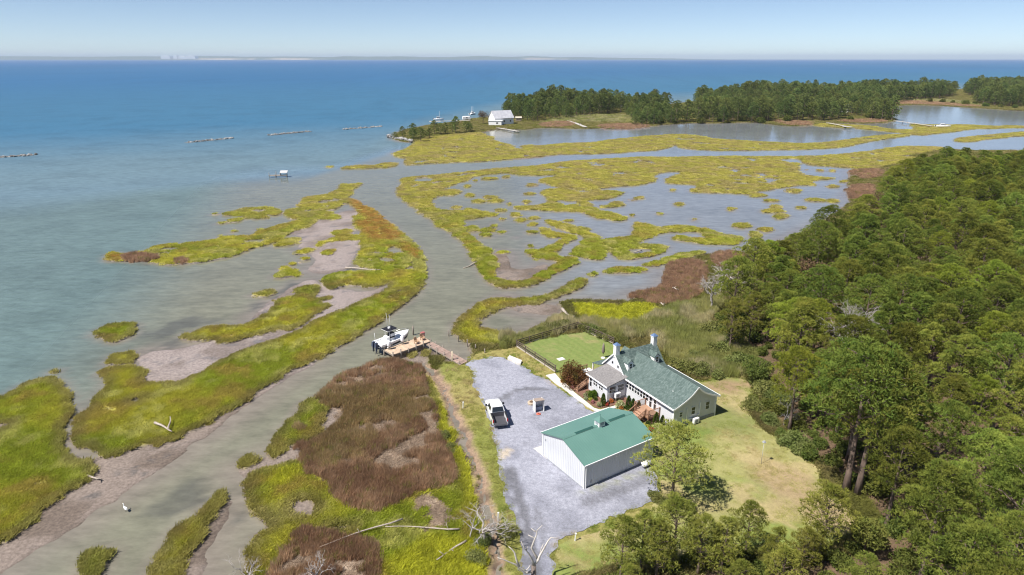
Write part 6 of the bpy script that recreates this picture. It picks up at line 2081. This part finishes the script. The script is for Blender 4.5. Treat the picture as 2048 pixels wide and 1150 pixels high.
# the big fallen-crowned bare tree in front of the drive, limb by limb
def big_dead():
    x, y = G(1068, 1185)
    T = thing('dead_tree', 'large white-limbed dead tree forking over the drive at the bottom', 'dead tree', (x, y, ZY), 0, 'bare grey dead trees')
    z0 = 2.6
    def pt(a, b, d=0.0):                        # limb ends: px in the picture, set back d metres from the trunk plane
        yy = y + d
        bb = (575.0 - b) / FPX
        zz = yy * (bb * CP - SP) / (CP + bb * SP)
        dep = yy * CP - zz * SP
        return Vector(((a - 1024) / FPX * dep - x, d, CAM_H + zz - ZY))
    Z = lambda u, v: (960 + u / 8.844, 1020 + v / 8.844)
    fork = pt(*Z(950, 980))
    tr = MB()
    tr.tube([(0, 0, -.3), (fork.x * .6, 0, fork.z * .5), fork], [.28, .24, .2], 8)
    tr.build('trunk', mat('dark_dead_bark', (.13, .10, .085), .95, (.2, .16, .14), 6), T, True)
    limbs = [[(950, 980), (930, 900), (870, 780), (790, 690), (725, 550)], [(950, 980), (1030, 880), (1060, 800), (1120, 700), (1210, 540), (1260, 485), (1340, 500), (1420, 495)],
             [(1030, 880), (980, 800), (910, 670), (950, 560), (1000, 440), (1010, 360), (1100, 270)], [(1050, 830), (1080, 700), (1120, 600)], [(980, 500), (930, 480), (850, 440)], [(1005, 385), (960, 370), (905, 325)],
             [(940, 1080), (820, 1110), (720, 1030), (620, 960), (520, 920), (400, 870), (310, 840)], [(690, 1000), (650, 900), (610, 750), (560, 690), (505, 645)], [(820, 700), (840, 650)], [(790, 1080), (850, 1040), (890, 970)]]
    dv = [-.6, .5, .9, .6, 1.0, 1.1, -.8, -.9, -.4, -.5]
    for ln, d in zip(limbs, dv):
        n = len(ln)
        pts = [pt(*Z(*q), d * (i / (n - 1)) * 1.2 if ln[0] in ((950, 980), (940, 1080)) else d) for i, q in enumerate(ln)]
        MB().tube(pts, list(np.linspace(.12 if n > 3 else .07, .025, n)), 6).build('limb', mat('white_dead_limbs', (.60, .55, .50), .9, (.44, .39, .35), 5), T, True)
big_dead()
# ---- wooded peninsula across the marsh
far_in = lambda x, y: (sample('land', x, y) > 1.5) & in_view(x, y, 1.04, 10) & (y > 330)
wood_polys = [plan(t, ZY, 1) for t in ('P:1003,236 1015,224 1150,214 1300,212 1375,206 1450,194 1600,191 1760,188 1905,184 1905,196 1790,203 1760,210 1745,224 1770,232 1795,240 1760,242 1700,230 1660,243 1620,241 1560,242 1500,244 1430,247 1368,249 1340,251 1300,251 1268,248 1255,236 1245,224 1200,229 1120,239 1060,242 1035,239',
                                       'P:1925,188 1940,180 2048,170 2400,160 2400,224 2060,216 1990,212 1940,205 1980,196')]
def in_wood(x, y):
    m = np.zeros(x.shape, bool)
    for p in wood_polys:
        m |= seg_field(p, x, y) > 0
    return m & far_in(x, y)
P = poisson(60000, (-60, 1150, 400, 1250), in_wood, 6.3, 9)
print('far trees', len(P))
P = P[np.argsort(P[:, 1])]
zone = []
front = 0
for i, (x, y) in enumerate(P):
    dpt = y * CP - (ZY - CAM_H) * SP
    ppx, ppy = 1024 + FPX * x / dpt, 575 - FPX * (y * SP + (ZY - CAM_H) * CP) / dpt
    if 1335 < ppx < 1392 and ppy < 240:           # the wood dips here and the bay shows
        continue
    s = (.8 if 1250 < ppx < 1340 else 1.0) * g1.uniform(.8, 1.35) * (.5 + 1.0 * float(fbm(np.array([x / 45]), np.array([y / 45]), 77)[0]))
    if front < 240 and y < 520:
        front += 1
        o = obj('far_pine', FARP[int(g1.integers(0, 6))], None, (x, y, ZY), g1.uniform(0, 6.28), s)
        tag(o, 'dark green pine on the shore of the far lagoon', 'tree', 'pines along the far lagoon')
    else:
        zone.append((x, y, s, g1.uniform(0, 6.28)))
A = np.array(zone)
scatter('far_wood', np.stack([A[:, 0], A[:, 1], 0 * A[:, 0] + ZY], 1), np.repeat(A[:, 2:3], 3, 1), A[:, 3], np.ones((len(A), 3)), FARP, np.arange(len(A)) % 6, 'distant pine wood along the bay behind the lagoon', 'wood')
# trees on the point
for i, (a, b, s) in enumerate(((808, 277, .42), (818, 279, .5), (830, 279, .55), (842, 277, .5), (852, 274, .45), (864, 273, .48), (874, 270, .55), (884, 269, .5), (896, 267, .45), (908, 266, .55), (918, 266, .6), (928, 265, .6), (938, 264, .5), (800, 274, .35))):
    x, y = at(a, b)
    o = obj('far_pine', FARP[i % 6], None, (x + g1.normal(0, 2), y + g1.normal(0, 6), ZY), i * 2.1, (s * 1.25, s * 1.25, s * g1.uniform(.8, 1.35)))
    tag(o, 'low dark evergreen in the row along the stony point', 'tree', 'evergreens on the stony point')
x, y = at(966, 248)
T = thing('broadleaf_tree', 'round grey-green tree standing left of the white house on the point', 'tree', (x, y, ZY))
obj('trunk', STEM[0], T, sc=1.6)
obj('crown', BROWN[0], T, sc=(1.9, 1.9, 1.7))
for i, (a, b, s, lab) in enumerate(((1018, 243, .45, 'small evergreen between the white house and the tan shed'), (1067, 243, .5, 'evergreen right of the tan shed on the point'), (1268, 250, .5, 'left evergreen of the clump in the lagoon reeds'), (1283, 250, .6, 'right evergreen of the clump in the lagoon reeds'), (1300, 248, .45, 'low evergreen at the lagoon reeds'))):
    x, y = at(a, b)
    tag(obj('far_pine', FARP[i], None, (x, y, ZY), i, (s * 1.3, s * 1.3, s)), lab, 'tree')
for i, (a, b) in enumerate(((1400, 246), (1440, 243), (1480, 243), (1520, 245), (1575, 243), (1700, 240), (1740, 236), (1760, 238), (1776, 228), (1860, 204), (1885, 205), (1905, 206), (1930, 209), (1950, 209), (1970, 213), (2000, 214), (2030, 216), (1345, 245), (1320, 246), (1290, 240))):
    x, y = at(a, b)
    o = obj('shrub', BUSH[i % 4], None, (x, y, ZY), i, g1.uniform(2.6, 4.2))
    tag(o, 'dark round shrub at the water edge of the far lagoon', 'shrub', 'shrubs along the far lagoon')

# ------------------------------------------------------------------ garden shrubs
def shrub(a, b, r, h, m, label, seed, name='shrub', lobes=14, n=110, ln=.14, wd=.045, group=None, cat='shrub', zz=ZY + .04):
    x, y = at(a, b)
    T = thing(name, label, cat, (x, y, zz), seed, group)
    obj('foliage', leafy_mesh('foliage', m, seed, lobes, n, r, h, ln, wd, .1), T)
    MB().tube([(0, 0, -.1), (0, 0, h * .5)], [.05, .02], 5).build('stem', bark, T, True)
    return T
red_l = leaf_mat('bronze_leaves', (.16, .055, .032), (.13, .10, .03), .25)
h = top_height(1146, 768, 712)
shrub(1146, 768, 2.35, h * .86, red_l, 'large round bronze-red bush beside the side deck', 611, 'red_bush', 40, 210, .22, .06)
box_l = leaf_mat('clipped_box', (.10, .15, .018), (.15, .20, .03), .25)
shrub(1183, 793, .85, 1.15, box_l, 'round bright green clipped bush in front of the sunroom', 612, lobes=22, n=150)
arb = leaf_mat('arborvitae', (.075, .13, .02), (.11, .165, .03), .25)
def arbor(a, b, h, label, seed):
    x, y = at(a, b)
    g = np.random.default_rng(seed)
    n = 1500
    t = g.uniform(0, 1, n) ** 1.2
    r = .34 * h / 1.8 * np.minimum(1, (1 - t) * 1.7) ** .7 * (.85 + .15 * g.uniform(size=n))
    a_ = g.uniform(0, 6.283, n)
    Pc = np.stack([r * np.cos(a_), r * np.sin(a_), .05 + t * h], 1)
    d = np.stack([np.cos(a_) * .6, np.sin(a_) * .6, np.ones(n)], 1) + unit(g, n) * .4
    d /= np.linalg.norm(d, axis=1)[:, None]
    V, F = shards(Pc, d, .16, .04, g)
    T = thing('arborvitae', label, 'conifer', (x, y, ZY + .04), 0, 'columnar arborvitae in the front bed')
    obj('foliage', mesh_np('foliage', V, F, arb, smooth_=False), T)
    MB().tube([(0, 0, -.1), (0, 0, h * .8)], [.05, .02], 5).build('trunk', bark, T, True)
for a, b, h, lab in ((1206, 811, 1.65, 'columnar arborvitae by the sunroom corner'), (1256.7, 817, 1.75, 'columnar arborvitae next to the white hydrangea'), (1265.4, 823, 1.75, 'middle arborvitae between hydrangea and entry deck'), (1277, 822, 1.3, 'shortest arborvitae tucked behind the entry deck railing'), (1311, 854, 1.95, 'tall arborvitae right of the entry deck'), (1323.7, 857, 1.7, 'arborvitae nearest the shaded gable corner')):
    arbor(a, b, h, lab, int(a))
hyd = leaf_mat('hydrangea_heads', (.66, .66, .42), (.30, .36, .10), .3, scale=4)
shrub(1241, 814, .75, .85, hyd, 'white flowering hydrangea in front of the wing windows', 621, 'hydrangea', 14, 110, .16, .07)
shrub(1318, 862, .8, .85, hyd, 'white flowering hydrangea at the barn end of the bed', 622, 'hydrangea', 14, 110, .16, .07)
shrub(1332, 864, .6, .7, hyd, 'smaller pale hydrangea beneath the gable corner', 623, 'hydrangea', 12, 90, .16, .07)
PLANT = {'red': leaf_mat('red_flowers', (.55, .04, .07), (.30, .10, .05), .3, scale=5), 'yellow': leaf_mat('yellow_plants', (.50, .42, .08), (.30, .32, .06), .3, scale=5), 'green': leaf_mat('dark_green_plants', (.06, .09, .02), (.10, .13, .03), .25), 'orange': leaf_mat('orange_flowers', (.60, .25, .06), (.35, .2, .05), .3, scale=5), 'pink': leaf_mat('pink_flowers', (.55, .25, .27), (.28, .2, .09), .3, scale=5), 'pale': leaf_mat('pale_grasses', (.42, .42, .25), (.30, .34, .14), .3)}
for i, (u, v, c, r, lab) in enumerate(((700, 790, 'red', .38, 'bright red flowers at the bend of the walk'), (635, 798, 'pale', .5, 'pale grassy clump at the bend of the walk'), (605, 740, 'green', .28, 'small dark plant in the middle of the bed'), (578, 765, 'pink', .32, 'pink flowers beside the walk'), (550, 745, 'yellow', .38, 'yellow flowers by the round green bush'), (510, 705, 'pale', .42, 'pale plant at the foot of the side steps'),
        (515, 735, 'pale', .34, 'pale plant against the walk below the round bush'), (745, 760, 'orange', .42, 'russet grass by the sunroom corner'), (835, 818, 'orange', .36, 'orange flowers under the white hydrangea'), (885, 818, 'green', .42, 'dark mound between two arborvitae'), (915, 830, 'green', .36, 'dark low plant left of the entry steps'), (425, 605, 'green', .5, 'grey-green plant left of the side steps'),
        (390, 630, 'pink', .42, 'russet plant near the walk under the red bush'), (355, 600, 'yellow', .42, 'yellow-green plant under the red bush'), (300, 575, 'orange', .36, 'orange plant at the walk end of the bed'), (1085, 965, 'green', .4, 'dark mound under the entry deck corner'), (1083, 990, 'yellow', .36, 'yellow flowers at the barn eave'), (1103, 1015, 'red', .4, 'crimson flowers at the barn eave'), (1130, 990, 'green', .4, 'dark plant between arborvitae and crimson flowers'), (800, 735, 'pale', .45, 'pale plant beside the sunroom heat pump'))):
    shrub(1060 + u / 4.6, 640 + v / 4.6, r, r * 1.1, PLANT[c], lab, 640 + i, 'garden_plant', 9, 60, .12, .045, cat='plant')
# thickets round the fenced lawn and among the reeds
wax = leaf_mat('wax_myrtle', (.15, .175, .05), (.25, .26, .09), .28)
WAX = [leafy_mesh('wax_foliage', wax, 700 + i, 18, 170, 1.0, 1.0, .17, .04, .1) for i in range(3)]
spots = [('K', 60, 800, 1.3), ('K', 130, 770, 1.2), ('K', 230, 735, 1.3), ('K', 320, 715, 1.3), ('K', 400, 690, 1.7), ('K', 470, 670, 1.7), ('K', 530, 655, 1.3), ('K', 640, 680, 1.4), ('K', 700, 700, 1.6), ('K', 760, 725, 1.6), ('K', 830, 760, 1.2), ('K', 940, 770, 1.1), ('K', 1590, 700, 2.2), ('K', 1640, 720, 1.9), ('K', 1350, 960, 1.6), ('K', 1440, 1000, 1.8), ('K', 1530, 1020, 1.7), ('K', 1640, 1030, 1.6), ('K', 1700, 860, 2.0), ('K', 1800, 960, 2.2), ('K', 1900, 1000, 2.2), ('K', 1620, 860, 1.7), ('K', 1480, 900, 1.5), ('K', 1850, 870, 1.9),
         ('F', 1045, 445, .9), ('F', 1080, 500, .7), ('F', 1090, 520, .6), ('F', 1245, 980, 1.0), ('F', 1210, 1075, 1.1), ('F', 1370, 935, 1.2), ('F', 870, 80, .8), ('I', 170, 290, 1.8), ('I', 150, 400, 1.6), ('I', 230, 470, 1.5), ('I', 320, 560, 1.8), ('I', 370, 590, 1.7), ('I', 200, 330, 2.0), ('I', 260, 380, 2.0), ('N', 1560, 1120, .7), ('J', 1010, 590, .9), ('J', 1060, 610, .8), ('J', 1150, 600, .9), ('J', 1215, 640, .8)]
for i, (k, u, v, r) in enumerate(spots):
    z = ZOOM[k]
    x, y = at(z[0] + u / z[2], z[1] + v / z[2])
    T = thing('shrub', {'K': 'olive green wax myrtle in the thicket behind the fence' if u < 900 else 'olive green wax myrtle among the pale reeds behind the house', 'F': 'olive green wax myrtle beside the muddy ditch', 'I': 'olive green wax myrtle at the lawn edge of the wood'}.get(k, 'olive green wax myrtle at the foot of the lone pine'), 'shrub', (x, y, ZY - .05), i * 1.7, 'wax myrtle shrubs round the yard')
    obj('foliage', WAX[i % 3], T, sc=(r, r, r * g1.uniform(.8, 1.05)))
    o = MB().tube([(0, 0, -.1), (0, 0, r * .6)], [.06, .02], 5).build('stem', bark, T, True)

# ------------------------------------------------------------------ the air over the bay
def build_haze():
    m = bpy.data.materials.new('haze_air')
    m.use_nodes = True
    nt = m.node_tree
    nt.nodes.remove(nt.nodes['Principled BSDF'])
    pv = nt.nodes.new('ShaderNodeVolumePrincipled')
    pv.inputs['Color'].default_value = (.70, .83, 1.0, 1)
    pv.inputs['Density'].default_value = 4.5e-5
    pv.inputs['Anisotropy'].default_value = 0.0
    nt.links.new(pv.outputs[0], nt.nodes['Material Output'].inputs['Volume'])
    b = MB()
    b.span(-46000, 46000, -3000, 46000, -4, 220)
    tag(b.build('haze', m), 'thin blue-white haze over the water', 'haze', kind='stuff')
build_haze()
